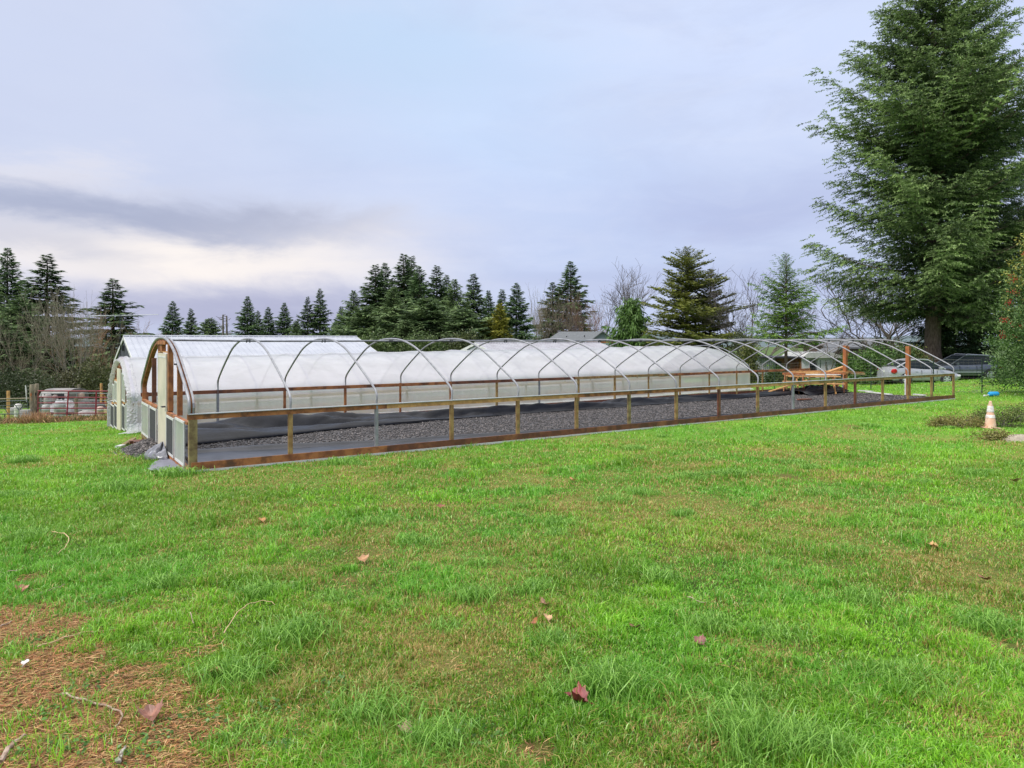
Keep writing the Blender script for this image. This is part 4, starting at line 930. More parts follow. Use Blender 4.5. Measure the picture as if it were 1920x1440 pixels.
def bare(name, loc, label, seed, h, r0, bark=BARKG, twc=(.19, .155, .12), **k):
    b, b2 = bare_mb(seed, h, r0, **k); t = thing(name, loc, label, 'tree', k.pop('group', None) if 'group' in k else None)
    b.build('trunk', bark, t, smooth=True)
    V = np.array(b2.v); Fq = np.array([f for f in b2.f if len(f) == 4])
    tint = np.tile(np.array(twc), (len(V), 1)) * (.8 + .4 * np.random.RandomState(seed).rand(len(V), 1))
    link('branches', mesh_np('branches', V, [Fq], TWIGM, tint), t); return t
def barepx(px, py, Yd): p = far(px, Yd); return p, zat(py, Yd) - p.z
BT = {}
def btree(kind, px, py, Yd, label, s=1.0, wid=1.0, sink=0):
    p, h = barepx(px, py, Yd)
    K = {'maple': dict(seed=61, h=12, r0=.16, levels=5, kids=(3, 4), spread=.5, up=.22, twc=(.13, .11, .10), minr=.012),
         'sapling': dict(seed=62, h=12, r0=.10, levels=4, kids=(2, 4), spread=.38, up=.45, stems=3, lenk=.5, twc=(.24, .21, .15), minr=.012),
         'thicket': dict(seed=63, h=12, r0=.07, levels=4, kids=(2, 3), spread=.42, up=.35, stems=5, lenk=.45, twc=(.20, .165, .11), minr=.012),
         'snag': dict(seed=64, h=12, r0=.14, levels=2, kids=(5, 7), spread=1.1, up=.05, lenk=.9, twc=(.12, .11, .10), minr=.02),
         'leaner': dict(seed=65, h=12, r0=.13, levels=5, kids=(2, 4), spread=.55, up=.15, stems=2, lenk=.5, twc=(.12, .10, .10), minr=.012),
         'reddish': dict(seed=66, h=12, r0=.06, levels=4, kids=(2, 4), spread=.4, up=.3, stems=4, lenk=.42, twc=(.27, .15, .09), minr=.012)}[kind]
    if kind not in BT:
        t = bare('bare_tree', (0, 0, 0), label, **K); BT[kind] = (t, max(v.co.z for ch in t.children for v in ch.data.vertices))
    else: t = dup(BT[kind][0], label=label)
    k = 1.15 * (h + sink) / BT[kind][1]; t.location = (p.x, p.y, p.z - sink); wid *= .8 if kind in ('sapling', 'thicket', 'reddish') else 1; t.scale = (k * wid, k * wid, k); t.rotation_euler[2] = rnd.uniform(0, 6.28); return t
for a in [('sapling', 62, 575, 66, 'pale leafless saplings in front of the second tall fir'), ('sapling', 112, 552, 64, 'tallest pale leafless saplings left of the barn'), ('sapling', 135, 560, 61, 'thin pale leafless saplings between the second fir and the barn'), ('thicket', 150, 570, 66, 'bare thicket behind the middle of the red gate'),
          ('thicket', 185, 600, 62, 'dark bare thicket beside the barn gable'), ('reddish', 168, 590, 72, 'reddish bare brush left of the barn behind the thicket'), ('thicket', 20, 640, 52, 'tangled arching bare brush at the far left edge'), ('thicket', 60, 660, 56, 'low grey tangle behind the wooden gate posts'),
          ('reddish', 255, 600, 86, 'reddish twigs rising behind the left end of the barn roof'), 
          ('thicket', 1028, 545, 106, 'bare grey brown tree left behind the far house'), ('thicket', 1052, 548, 106, 'dense bare tree with moss tint above the far house roof'), ('reddish', 1085, 560, 106, 'reddish brown bare tree above the far house gable', 1, .7), ('sapling', 1010, 560, 106, 'light wispy bare tree right of the spire topped fir'),
          ('maple', 1152, 515, 106, 'round headed bare tree between the far house and the pine', 1, 1.1), ('leaner', 1112, 552, 106, 'dark bare tree just left of the round headed one'), ('reddish', 1130, 570, 106, 'brown bare brush under the round headed tree'),
          ('leaner', 1385, 522, 62, 'crooked bare tree between the pine and the young fir'), ('leaner', 1365, 560, 66, 'thin dark bare tree at the right foot of the pine', 1, .8), ('maple', 1425, 560, 60, 'low twiggy bare tree beside the young fir', 1, 1.2),
          ('leaner', 1660, 520, 60, 'bare grey tree spreading under the boughs of the huge fir', 1, 1.6), ('maple', 1640, 560, 64, 'low bare tree reaching left below the huge fir', 1, 1.7), ('maple', 1700, 500, 64, 'pale bare tree behind the nearest great trunk', 1, 1.0),
          ('leaner', 1550, 590, 58, 'fine bare tree with drooping twigs over the white shed', 1, 1.2), ('thicket', 1510, 625, 62, 'bare scrub behind the white metal shed')]: btree(*a)

rr = random.Random(4)
for k, (px, py, lb) in enumerate(((418, 590, 'dead bare snag with stubby branches, left one of two over the barn'), (425, 592, 'dead bare snag, right one of two over the barn'))):
    p = far(px, 112); h = zat(py, 112) - p.z; t = thing('dead_snag', p, lb, 'tree'); b = MB(); b.tube([(0, 0, -.2), (.05, 0, h * .5), (0, 0, h)], [.26, .2, .11], 6); b.build('trunk', BARKG, t); b = MB()
    for j in range(26):
        z = h * (.45 + .55 * rr.random()); a = rr.random() * 6.28; l = rr.uniform(.6, 2.3) * (1.25 - z / h * .8); b.tube([(0, 0, z), (cos(a) * l * .6, sin(a) * l * .6, z - .05 * l), (cos(a) * l, sin(a) * l, z + .22 * l)], [.06, .045, .02], 4)
    b.build('branches', BARKG, t)

# ------------------------------------------------------------------ leafy shrubs
def shrub_np(seed, rx, ry, h, nclump, nleaf, leaf, colr, tipc, top=None, topc=None, low=.05, flat=.25, shell=.62, shoots=0):
    rs = np.random.RandomState(seed); d = rs.normal(size=(nclump, 3)); d /= np.linalg.norm(d, axis=1, keepdims=True)
    d[:, 2] = np.abs(d[:, 2]) * 1.0; r = shell + (1 - shell) * rs.rand(nclump, 1) ** .6
    r = r * (.55 + .85 * fbm(d[:, 0] * 2.6 + seed, d[:, 1] * 2.6 + d[:, 2] * 4, 1.0, 4)[:, None])
    C_ = d * r * np.array([rx, ry, h * (1 - low)]) + np.array([0, 0, low * h])
    if shoots:
        ns_ = int(nclump * .16); q = rs.randint(0, nclump, shoots); st = rs.rand(ns_) ** .8; w_ = rs.randint(0, shoots, ns_); base_ = d[q[w_]] * np.array([rx, ry, h * .95]) * .85
        C_[:ns_] = base_ * (1 + (.42 * (rs.rand(shoots)[w_] + .25) * st)[:, None]) + np.array([0, 0, low * h]); C_[:ns_, 2] -= .12 * st * rs.rand(ns_)
    k = rs.normal(size=(nclump, 1))
    P = np.repeat(C_, nleaf, 0) + rs.normal(size=(nclump * nleaf, 3)) * np.array([1, 1, .8]) * flat
    out_ = np.repeat(d, nleaf, 0); dv = out_ * .6 + rs.normal(size=P.shape) * .7 + np.array([0, 0, .2]); P[:, 2] = np.maximum(P[:, 2], .02)
    n = len(P); V, Fq = cards(P, dv, leaf * (.6 + .8 * rs.rand(n)), leaf * .55 * (.7 + .6 * rs.rand(n)), rs, .35)
    m_ = np.clip(.4 + .25 * np.repeat(k, nleaf, 0) + rs.normal(size=(n, 1)) * .22, 0, 1); tint = np.array(colr) * (1 - m_) + np.array(tipc) * m_
    if top is not None:
        tt_ = sst(P[:, 2] / h + .15 * rs.normal(size=n), top, top + .2)[:, None] * .8; tint = tint * (1 - tt_) + np.array(topc) * tt_
    return V, Fq, np.repeat(tint, 4, 0), C_, d
def shrub(name, loc, label, seed, rx, ry, h, nclump, nleaf, leaf, colr, tipc, cat='shrub', m=HOLLYM, stems=7, group=None, **k):
    V, Fq, tint, C_, d = shrub_np(seed, rx, ry, h, nclump, nleaf, leaf, colr, tipc, **k); t = thing(name, loc, label, cat, group)
    link('foliage', mesh_np('foliage', V, [Fq], m, tint), t)
    rr = random.Random(seed); b = MB()
    for i in range(stems):
        c_ = Vector(C_[rr.randrange(len(C_))]); b.tube([(rr.gauss(0, .08), rr.gauss(0, .08), -.1), (c_.x * .35, c_.y * .35, c_.z * .5), tuple(c_)], [.02 + .012 * h, .012 + .006 * h, .008], 5)
    b.build('stems', BARKG, t); return t, C_, d
GRN, GRNt = (.05, .11, .025), (.15, .25, .06)
for i, (px, py, Yd, wp, lab, c1, c2) in enumerate([
        (1638, 648, 44, 90, 'rounded green bush behind the wire fence left of the silver car', GRN, GRNt), (1690, 650, 46, 90, 'green bush behind the silver car under the firs', GRN, (.12, .15, .05)), (1592, 668, 46, 40, 'small green bush at the right end of the white metal shed', GRN, GRNt),
        (1645, 640, 52, 80, 'greyish bush below the bare trees behind the fence', (.07, .085, .04), (.15, .16, .09)), (1404, 650, 46, 36, 'bush with yellowing leaves at the right end of the plastic tunnel', (.06, .085, .02), (.18, .18, .05)), (1462, 694, 47, 56, 'low dark bush at the foot of the plank shed', GRN, GRNt),
        (1715, 660, 47, 60, 'yellow green bush at the foot of the huge fir', (.06, .08, .02), (.15, .15, .04)), (1400, 620, 54, 60, 'tall thin bush behind the end of the plastic tunnel', (.05, .07, .03), (.12, .13, .06)), (1480, 700, 45, 50, 'low bramble right of the plank shed', (.04, .07, .02), (.10, .13, .05)),
        (1800, 650, 52, 110, 'dark bush behind the black car', (.02, .04, .015), (.06, .10, .03)), (1210, 632, 80, 90, 'brownish hedge behind the plastic tunnel below the cedar', (.07, .06, .03), (.16, .12, .06)), (1300, 636, 72, 150, 'olive hedge under the broad pine', (.05, .055, .02), (.12, .12, .04)),
        (790, 632, 74, 120, 'green shrubs at the foot of the central grove over the tunnel', (.05, .085, .025), (.14, .19, .06)), (700, 635, 72, 90, 'light green shrubs beside the barn ridge end', (.05, .085, .025), (.14, .19, .06)), (960, 632, 84, 110, 'dark shrubs below the golden conifer', (.03, .05, .02), (.08, .11, .04)), (870, 625, 76, 100, 'mixed shrubs between the grove and the low shed', (.05, .07, .025), (.13, .15, .05)),
        (30, 690, 50, 130, 'dark undergrowth at the far left behind the green gate', (.03, .045, .018), (.08, .10, .04)), (110, 695, 56, 120, 'brown green undergrowth behind the red gate', (.06, .06, .03), (.12, .12, .05)), (180, 680, 56, 100, 'mossy undergrowth left of the barn gable', (.06, .07, .025), (.13, .14, .05)), (-60, 660, 52, 130, 'leafy brush cut by the left frame edge', (.04, .055, .02), (.10, .12, .05))]):
    p = far(px, Yd); rx = wp / 2 / F * Yd; h = zat(py, Yd) - p.z
    shrub('bush', p, lab, 100 + i, rx, rx * .8, h, int(90 + 26 * rx * h), 26, .16 if Yd < 60 else .26, c1, c2, flat=.22 if Yd < 60 else .35, shell=.45)
# holly at the right edge with berries
hl = Vector((wpx(2006, 29.2), 29.2, 0)); hl.z = float(gz(hl.x, hl.y))
hol, HC, HD = shrub('holly_tree', hl, 'big holly tree with red berries and yellowing top at the right frame edge', 201, 2.75, 2.3, 7.0, 1700, 30, .10, (.045, .10, .025), (.17, .27, .085), cat='tree', top=.66, topc=(.44, .40, .08), flat=.15, shell=.60, stems=14, shoots=34)
rs = np.random.RandomState(9); sel = [i for i in range(len(HC)) if HC[i][2] > 2.2 and HD[i][1] < .35 and (rs.rand() < .22)]
P = np.concatenate([HC[i] * np.array([1.04, 1.04, 1]) + rs.normal(size=(26, 3)) * .07 for i in sel])
base = np.array([(1, 0, 0), (-1, 0, 0), (0, 1, 0), (0, -1, 0), (0, 0, 1), (0, 0, -1)], float) * .022; tri = np.array([(0, 2, 4), (2, 1, 4), (1, 3, 4), (3, 0, 4), (2, 0, 5), (1, 2, 5), (3, 1, 5), (0, 3, 5)])
Vb = (P[:, None, :] + base[None]).reshape(-1, 3); Tb = (tri[None] + (np.arange(len(P)) * 6)[:, None, None]).reshape(-1, 3)
o = link('berries', mesh_np('berries', Vb, [Tb], mat('red_berry', (.50, .025, .03), .35), None, smooth=True), hol); tag(o, 'clusters of red berries', kind='stuff')
bb = MB(); rr = random.Random(2)
for i in range(26):
    c_ = Vector(HC[rr.randrange(len(HC))]); 
    if c_.z < 2: continue
    bb.tube([(c_.x * .3, c_.y * .3, c_.z * .8), tuple(c_ * .7 + Vector((0, 0, .2))), tuple(c_ * 1.08)], [.03, .02, .006], 4)
bb.build('bare_twigs', mat('pinkish_twig', (.30, .17, .13), .8), hol)
# bramble patch round the cone
for i, (px, py, r, h, lab) in enumerate([(1800, 800, .75, .30, 'low brown bramble left of the traffic cone'), (1885, 800, .62, .50, 'bushy green bramble right behind the traffic cone'), (1925, 790, .6, .55, 'bramble heap cut by the right frame edge'), (1868, 826, .42, .22, 'small ragged bramble in front of the traffic cone'), (1845, 790, .4, .30, 'thin bramble just behind the cone'), (1770, 800, .4, .15, 'sprawling reddish weeds at the left tip of the bramble patch')]):
    p = at(px, py); shrub('bramble', p, lab, 300 + i, r, r * .55, h, int(150 * r), 24, .045, (.06, .08, .02) if i in (1, 2, 4) else (.14, .12, .035), (.24, .29, .08) if i in (1, 2, 4) else (.36, .34, .11), flat=.08, stems=12, shell=.35)

# ------------------------------------------------------------------ cars
def paint(name, c_, m_=.4): return mat(name, c_, .32, m_, coat=.6, var=tuple(a * .93 for a in c_), scale=2)
GLASSC = mat('car_glass', (.012, .018, .022), .18, spec=.22)
CHROME = mat('bright_wheel_metal', (.62, .63, .66), .3, .7)
BLKPL = mat('black_plastic', (.02, .02, .022), .5)
def car(name, loc, rz, label, L, W, top, zlo, cab, wheels, wr, pm, spokes=6, lampc=None, rails=False):
    t = thing(name, loc, label, 'car', rz=rz); n = 34
    xs = np.linspace(0, L, n); tx = [p[0] for p in top]; tz = [p[1] for p in top]
    def sec(x):
        e = abs(2 * x / L - 1); w_ = W / 2 * (1 - .13 * e ** 5); zt = float(np.interp(x, tx, tz)); zb = zlo + .12 * max(0, e - .88) / .12
        zm = zb + (zt - zb) * .55
        half = [(w_ * .90, zb), (w_ * .97, zb + .10), (w_, zm), (w_ * .975, zt - .13), (w_ * .93, zt - .03), (w_ * .80, zt), (0, zt + .025)]
        return [(-a, b_) for a, b_ in half] + [(a, b_) for a, b_ in half[-2::-1]]
    b = MB(); S = [sec(x) for x in xs]; m_ = len(S[0])
    for x, s_ in zip(xs, S):
        bow = .10 * (1 if x == 0 else -1 if x == xs[-1] else 0)
        for y, z in s_: b.v.append((x + bow * 0 + (.0 if 0 < x < L else 0), y, z))
    for i in range(n - 1):
        for j in range(m_ - 1): b.f.append((i * m_ + j, (i + 1) * m_ + j, (i + 1) * m_ + j + 1, i * m_ + j + 1))
        b.f.append((i * m_ + m_ - 1, (i + 1) * m_ + m_ - 1, (i + 1) * m_, i * m_))
    b.f.append(tuple(range(m_))); b.f.append(tuple(range((n - 1) * m_, n * m_))[::-1])
    body = b.build('body', pm, t, smooth=True)
    # cabin: glass block under a painted roof
    (x0, z0), (x1, z1), (x2, z2), (x3, z3) = cab; wb, wt = W / 2 * .93, W / 2 * .70
    b = MB(); k = 8; prof = []
    def cabsec(q):
        xb = x0 + (x3 - x0) * q; xt = x1 + (x2 - x1) * q; zb = z0 + (z3 - z0) * q; zt = z1 + (z2 - z1) * q + .035 * sin(pi * q); return xb, xt, zb, zt
    b.grid(lambda q, a: (lambda c_: [c_[0] + (c_[1] - c_[0]) * (a[0]), a[1] * (wb + (wt - wb) * a[0] ** 1.3), c_[2] - .03 + (c_[3] - c_[2]) * a[0]])(cabsec(q)), [0, .12, .3, .5, .7, .88, 1], [(0, -1), (.35, -1), (.7, -1), (.97, -1), (1, -.9), (1, 0), (1, .9), (.97, 1), (.7, 1), (.35, 1), (0, 1)])
    b.f.append(tuple(range(11))); b.f.append(tuple(range(66, 77))[::-1]); b.build('window_glass', GLASSC, t, smooth=True)
    b = MB(); b.grid(lambda q, a: (x1 - .08 + (x2 - x1 + .14) * q, a * (wt + .035), z1 + (z2 - z1) * q + .035 * sin(pi * q) + .022 - .05 * a ** 6 - .03 * (abs(2 * q - 1)) ** 5), np.linspace(0, 1, 12), np.linspace(-1, 1, 11))
    rf = b.build('roof', pm, t, smooth=True); rf.modifiers.new('t', 'SOLIDIFY').thickness = .03
    for sg in (-1, 1):
        b = MB()
        b.tube([(x0 - .02, sg * wb * 1.0, z0 - .02), (x1 - .02, sg * (wt + .02), z1 + .0)], [.055, .04], 8); b.tube([(x3 + .02, sg * wb, z3 - .02), (x2 + .03, sg * (wt + .02), z2)], [.04, .035], 8)
        pts = [(x1 - .02 + (x2 - x1 + .05) * q, sg * (wt + .035), z1 + (z2 - z1) * q + .035 * sin(pi * q) - .0) for q in np.linspace(0, 1, 8)]; b.tube(pts, .032, 8)
        b.build('pillar', pm, t, smooth=True)
        b = MB(); xm = x0 + .50 * (x3 - x0); xr = xm + .02; b.tube([(xm, sg * wb * 1.005, z0 - .02), (xr, sg * (wt + .03), z1)], .03, 6); b.build('window_post', BLKPL, t)
        b = MB()
        for xx in (xm, x0 + .16 * (x3 - x0), x3 - .12 * L): 
            zt = float(np.interp(xx, tx, tz)); b.bar((xx, sg * (W / 2 * .985), zt - .10), (xx, sg * W / 2 * .985, zlo + .12), .006, .05, up=(0, sg, 0))
        b.build('door_gap', BLKPL, t)
        for xx in (xm - .28, xm + .62):
            b = MB(); b.box((xx, sg * (W / 2 * .985), float(np.interp(xx, tx, tz)) - .20), (.17, .05, .035)); b.build('door_handle', pm, t, bev=.008)
        b = MB(); b.box((x3 - .35, sg * (W / 2 + .09), z3 + .04), (.16, .20, .13)); b.build('wing_mirror', pm, t, bev=.03)
        b = MB(); b.box((L / 2, sg * (W / 2 + .002), zlo + .26), (wheels[1] - wheels[0] - 2.5 * wr, .02, .05)); b.build('side_trim', pm if not rails else CHROME, t)
        if rails: b = MB(); b.tube([(x1 + .1, sg * wt, z1 + .02), (x1 + .2, sg * wt, z1 + .09), (x2 - .15, sg * wt, z2 + .09), (x2 - .05, sg * wt, z2 + .02)], .018, 6); b.build('roof_rail', CHROME, t)
    for xw in wheels:
        for sg in (-1, 1):
            b = MB(); b.lathe([(wr * 1.17, -.012), (wr * 1.17, .012)], 28, (xw, sg * (W / 2 + .0), wr), 'y'); b.build('wheel_arch', BLKPL, t)
            y0 = sg * (W / 2 - .10)
            b = MB(); b.lathe([(wr * .6, -.09), (wr * .92, -.10), (wr, -.06), (wr, .08), (wr * .94, .125), (wr * .66, .128), (wr * .62, .10)], 28, (0, 0, 0), 'y')
            b.v = [(v[0] + xw, y0 + sg * v[1], v[2] + wr) for v in b.v]; wh = b.build('wheel', RUBBER, t, smooth=True)
            b = MB(); b.lathe([(wr * .68, .100), (wr * .68, .135), (wr * .60, .135), (wr * .58, .105)], 24, (0, 0, 0), 'y'); b.lathe([(.02, .09), (.07, .14), (.05, .15), (.01, .15)], 12, (0, 0, 0), 'y')
            for q in range(spokes):
                a = q * 2 * pi / spokes; b.bar((cos(a) * .05, .12, sin(a) * .05), (cos(a) * wr * .62, .128, sin(a) * wr * .62), .075 if spokes < 8 else .045, .03, up=(0, 1, 0))
            b.v = [(v[0] + xw, y0 + sg * v[1], v[2] + wr) for v in b.v]; b.build('rim', CHROME, wh)
    for sg in (-1, 1):
        e0 = float(np.interp(.05, tx, tz)); e1 = float(np.interp(L - .08, tx, tz))
        b = MB(); b.lathe([(.02, -.02), (.13, -.01), (.15, .03), (.10, .08)], 16, (0, 0, 0), 'y'); b.v = [(v[0] * 1.25 + .24, sg * (W / 2 * .90 + v[1]), v[2] + e0 - .16) for v in b.v]; b.build('tail_light', mat('red_lens', (.45, .01, .01), .2), t, smooth=True)
        b = MB(); b.box((L - .10, sg * W / 2 * .80, e1 - .06), (.16, .30, .13)); b.build('headlight', mat('clear_lens', (.7, .7, .72), .1), t, bev=.03)
    b = MB(); b.box((-.01, 0, zlo + .20), (.08, W * .84, .16)); b.box((L + .0, 0, zlo + .18), (.08, W * .80, .18)); b.build('bumper', pm, t, bev=.03)
    b = MB(); b.box((-.012, 0, zlo + .52), (.02, .34, .15)); b.build('number_plate', WHITE, t)
    return t
SILV = paint('silver_paint', (.46, .46, .50), .30); SLATE = paint('dark_slate_paint', (.11, .125, .155), .55)
def onx(px, Yd): return Vector((wpx(px, Yd), Yd, 0))
p = onx(1670, 41.6); p.z = float(gz(p.x + 2, 42.2)) + .0
car('silver_sedan', (p.x, 41.6 + .83, zat(722, 41.6) + .02), 0.0, 'silver small saloon car with a round red tail light parked behind the wire fence', 4.15, 1.66,
    [(0, .78), (.06, .98), (.5, 1.03), (.9, 1.0), (2.0, .93), (3.05, .92), (3.6, .80), (4.0, .66), (4.15, .50)], .24, [(.42, 1.02), (1.22, 1.42), (2.25, 1.46), (3.22, .93)], (.90, 3.28), .31, SILV, 6)
p = onx(1884, 47.3)
car('black_suv', (p.x, 47.3 + .95, zat(716, 46.4) + .02), pi, 'dark slate sport utility vehicle parked behind the silver car beside the holly', 4.75, 1.92,
    [(0, .85), (.05, 1.12), (.6, 1.14), (2.2, 1.08), (3.5, 1.07), (4.3, .98), (4.65, .86), (4.75, .6)], .32, [(.15, 1.14), (.62, 1.60), (2.45, 1.68), (3.55, 1.08)], (.95, 3.78), .375, SLATE, 10, rails=True)

# ------------------------------------------------------------------ wire fence on steel posts
WIRE = mat('galvanised_wire', (.22, .22, .19), .6, .3); TPOST = mat('green_steel_post', (.03, .05, .04), .6, .2)
q0 = Vector((20.6, 28.9))
def fp(t): return (q0.x + NV[0] * t, q0.y + NV[1] * t)
fz = lambda t: float(gz(*fp(t)))
fn = thing('wire_fence', (*fp(0), fz(0)), 'wire mesh fence on dark steel posts running in front of the parked cars', 'fence')
FT = [1.38, 3.33, 6.17, 8.8, 11.5, 14.2, 16.2]
for tt in FT:
    x, y = fp(tt); b = MB(); z = fz(tt); b.box((x, y, z + .72), (.045, .012, 1.6)); b.box((x + .0, y + .018, z + .72), (.012, .03, 1.6)); b.build('post', TPOST, fn, world=True)
b = MB()
hs = [.06, .16, .27, .39, .52, .66, .82, .98, 1.14, 1.30, 1.44]
ts = np.linspace(1.38, 16.2, 24)
for h in hs: b.tube([(*fp(t), fz(t) + h + .01 * sin(t * 2 + h * 9)) for t in ts], .0028 if h < 1.4 else .0042, 4)
for t in np.arange(1.5, 16.2, .20): b.tube([(*fp(t), fz(t) + .05), (*fp(t), fz(t) + 1.45)], .0010, 3, cap=False)
ex, ey = fp(1.38)
for h in hs: b.tube([(ex + k, ey + .35 * k, float(gz(ex + k, ey + .35 * k)) + h) for k in (0, 1, 2, 3)], .0028 if h < 1.4 else .0042, 4)
b.build('wire_mesh', WIRE, fn, world=True)

# ------------------------------------------------------------------ gates, posts and the junk behind them
GY = 31.8
RED = mat('dark_red_tube', (.23, .022, .035), .45, .1, var=(.16, .02, .03), scale=5); GRNM = mat('dark_green_tube', (.035, .055, .055), .5, .2)
def gp(px, py, Yd=GY): return Vector((wpx(px, Yd), Yd, zat(py, Yd)))
for px, w_, pt, lab in ((60, .19, 721, 'thick weathered gate post with a round top, left one of two'), (69, .18, 720, 'weathered timber post the red gate hangs from, right one of two')):
    g_ = gp(px, 787, GY + (.0 if px == 60 else .25)); h = zat(pt, GY) - g_.z; t = thing('gate_post', g_, lab, 'post'); b = MB()
    b.tube([(0, 0, -.3), (.01, 0, h * .4), (-.012, 0, h * .8), (0, 0, h - .02), (0, 0, h)], [w_ / 2 * 1.05, w_ / 2, w_ / 2 * .97, w_ / 2 * .96, w_ / 2 * .8], 10); b.build('timber', WOODW, t, smooth=True)
    b = MB(); b.box((.02, -w_ / 2 - .01, h * .72), (.05, .03, .12)); b.tube([(.0, -w_ / 2 - .02, h * .75), (.06, -w_ / 2 - .03, h * .55)], .008, 4); b.build('hinge', STEEL if px > 65 else ORANGE, t)
g_ = gp(70, 784); rg = thing('farm_gate', g_, 'dark red tubular farm gate between the timber posts and the film greenhouse', 'gate')
b = MB()
for i, (yl, yr) in enumerate(((733, 733.5), (744.5, 745.5), (755.5, 756), (765.5, 765.5), (775, 774.5), (783.5, 783))): b.tube([gp(71, yl), gp(214, yr)], .030 if i in (0, 5) else .024, 8)
b.tube([gp(71, 782), gp(71.5, 738), gp(75, 733)], .024, 8); b.build('rail', RED, rg, world=True, smooth=True)
for px in (128, 181, 213):
    b = MB(); b.bar(gp(px + (1 if px == 128 else 0), 733) + Vector((0, -.02, 0)), gp(px - (2.5 if px == 128 else 1), 783) + Vector((0, -.02, 0)), .06, .02, up=(0, 1, 0)); b.build('brace', RED, rg, world=True)
GY2 = 33.2
gg = thing('farm_gate', gp(77, 786, GY2), 'grey tubular gate standing just behind the red one', 'gate'); b = MB()
for yl in (738, 751, 759, 769, 780): b.tube([gp(77, yl, GY2), gp(146, yl - 1, GY2), gp(213, yl, GY2)], .016, 6)
for px in (77, 144): b.tube([gp(px, 738, GY2), gp(px, 786, GY2)], .022, 6)
b.build('frame', mat('grey_green_tube', (.20, .24, .24), .5, .2), gg, world=True)
g3 = thing('farm_gate', gp(0, 789), 'dark green tubular gate with a vee brace at the left frame edge', 'gate'); b = MB()
for ya, yb in ((754, 751), (762, 759), (766, 765), (777, 776)): b.tube([gp(-45, ya), gp(52, yb)], .022 if ya in (754, 777) else .015, 6)
b.tube([gp(-45, 754), gp(-45, 780)], .02, 6); b.tube([gp(52, 751), gp(53, 777)], .02, 6); b.build('rail', GRNM, g3, world=True)
b = MB(); b.tube([gp(36, 770), gp(36, 787)], .022, 6); b.tube([gp(36, 770), gp(29, 760)], .018, 5); b.tube([gp(36, 770), gp(44, 759)], .018, 5); b.tube([gp(9, 777), gp(9, 790)], .02, 5); b.tube([gp(16, 777), gp(4, 760)], .016, 5); b.build('brace', GRNM, g3, world=True)
CONC = mat('concrete_block', (.40, .39, .37), .9, var=(.30, .29, .28), scale=9, bump=.5)
for k, (px, py) in enumerate(((47, 788), (48, 781), (47.5, 774.5))):
    g_ = gp(px, py, 31.2); t = thing('concrete_block', g_, ['bottom concrete block of the stack by the gate posts', 'middle concrete block of the stack by the gate posts', 'top concrete block of the stack by the gate posts'][k], 'block', 'concrete blocks stacked by the gate'); b = MB(); b.box((0, 0, .07), (.40, .22, .145)); b.build('block', CONC, t, bev=.01)
for px, pt, pb, Yd, lab, m in ((15.5, 733, 786, 35, 'slim pale timber post behind the green gate', WOODL), (148, 721, 770, 40, 'timber post rising behind the white calf hut', WOODW), (190, 719, 765, 42, 'tall pale timber post behind the right part of the red gate', WOODL), (143, 745, 791, 32.6, 'grey timber post behind the middle of the red gate', WOODW)):
    b = MB(); a = gp(px, pb, Yd); h = zat(pt, Yd) - a.z; t = thing('fence_post', a, lab, 'post'); b.tube([(0, 0, -.2), (0, 0, h)], .075, 7); b.build('timber', m, t)
b = MB(); L0 = gp(-60, 749, 34.5); b.tube([L0, gp(54, 747, 34.5)], .035, 6); mid = L0.copy(); o = b.build('fence_rail', WOODW, None); tag(o, 'single weathered rail stretched behind the green gate', 'rail')
# white hut with dark mouth
hd = gp(96, 775, 38); t = thing('calf_hut', hd, 'white arched animal hut with a dark mouth behind the red gate', 'hut'); PLW = mat('dirty_white_plastic', (.30, .285, .27), .6, var=(.17, .155, .15), scale=2.5)
b = MB(); hh = zat(729, 38) - hd.z; ww = (wpx(146, 38) - hd.x)
def hut(u, a): return (ww * u + .25 * sin(a * pi) * 0, 1.6 - 1.6 * a * 1.0, 0) 
sec_ = [(-.95, 0), (-.95, hh * .70), (-.7, hh * .93), (-.3, hh), (.3, hh), (.7, hh * .93), (.95, hh * .70), (.95, 0)]
b.prism(sec_, 0, ww - .12, 'x'); b.build('shell', mat('grimy_hut_side', (.17, .15, .14), .8, var=(.08, .07, .06), scale=2.5), t, bev=.02)
b = MB(); b.prism([(-.97, hh * .70), (-.72, hh * .94), (-.3, hh * 1.012), (.3, hh * 1.012), (.72, hh * .94), (.97, hh * .70), (.7, hh * .90), (-.7, hh * .90)], -.03, ww - .125, 'x'); b.build('roof', PLW, t)
b = MB(); b.prism([(y * 1.03, z * 1.02) for y, z in sec_], ww - .119, ww, 'x'); b.build('rim', PLW, t)
b = MB(); b.mm(ww - 1.15, ww - .12, -1.0, -.96, hh * .30, hh * .86); b.build('mouth', BLKPL, t)
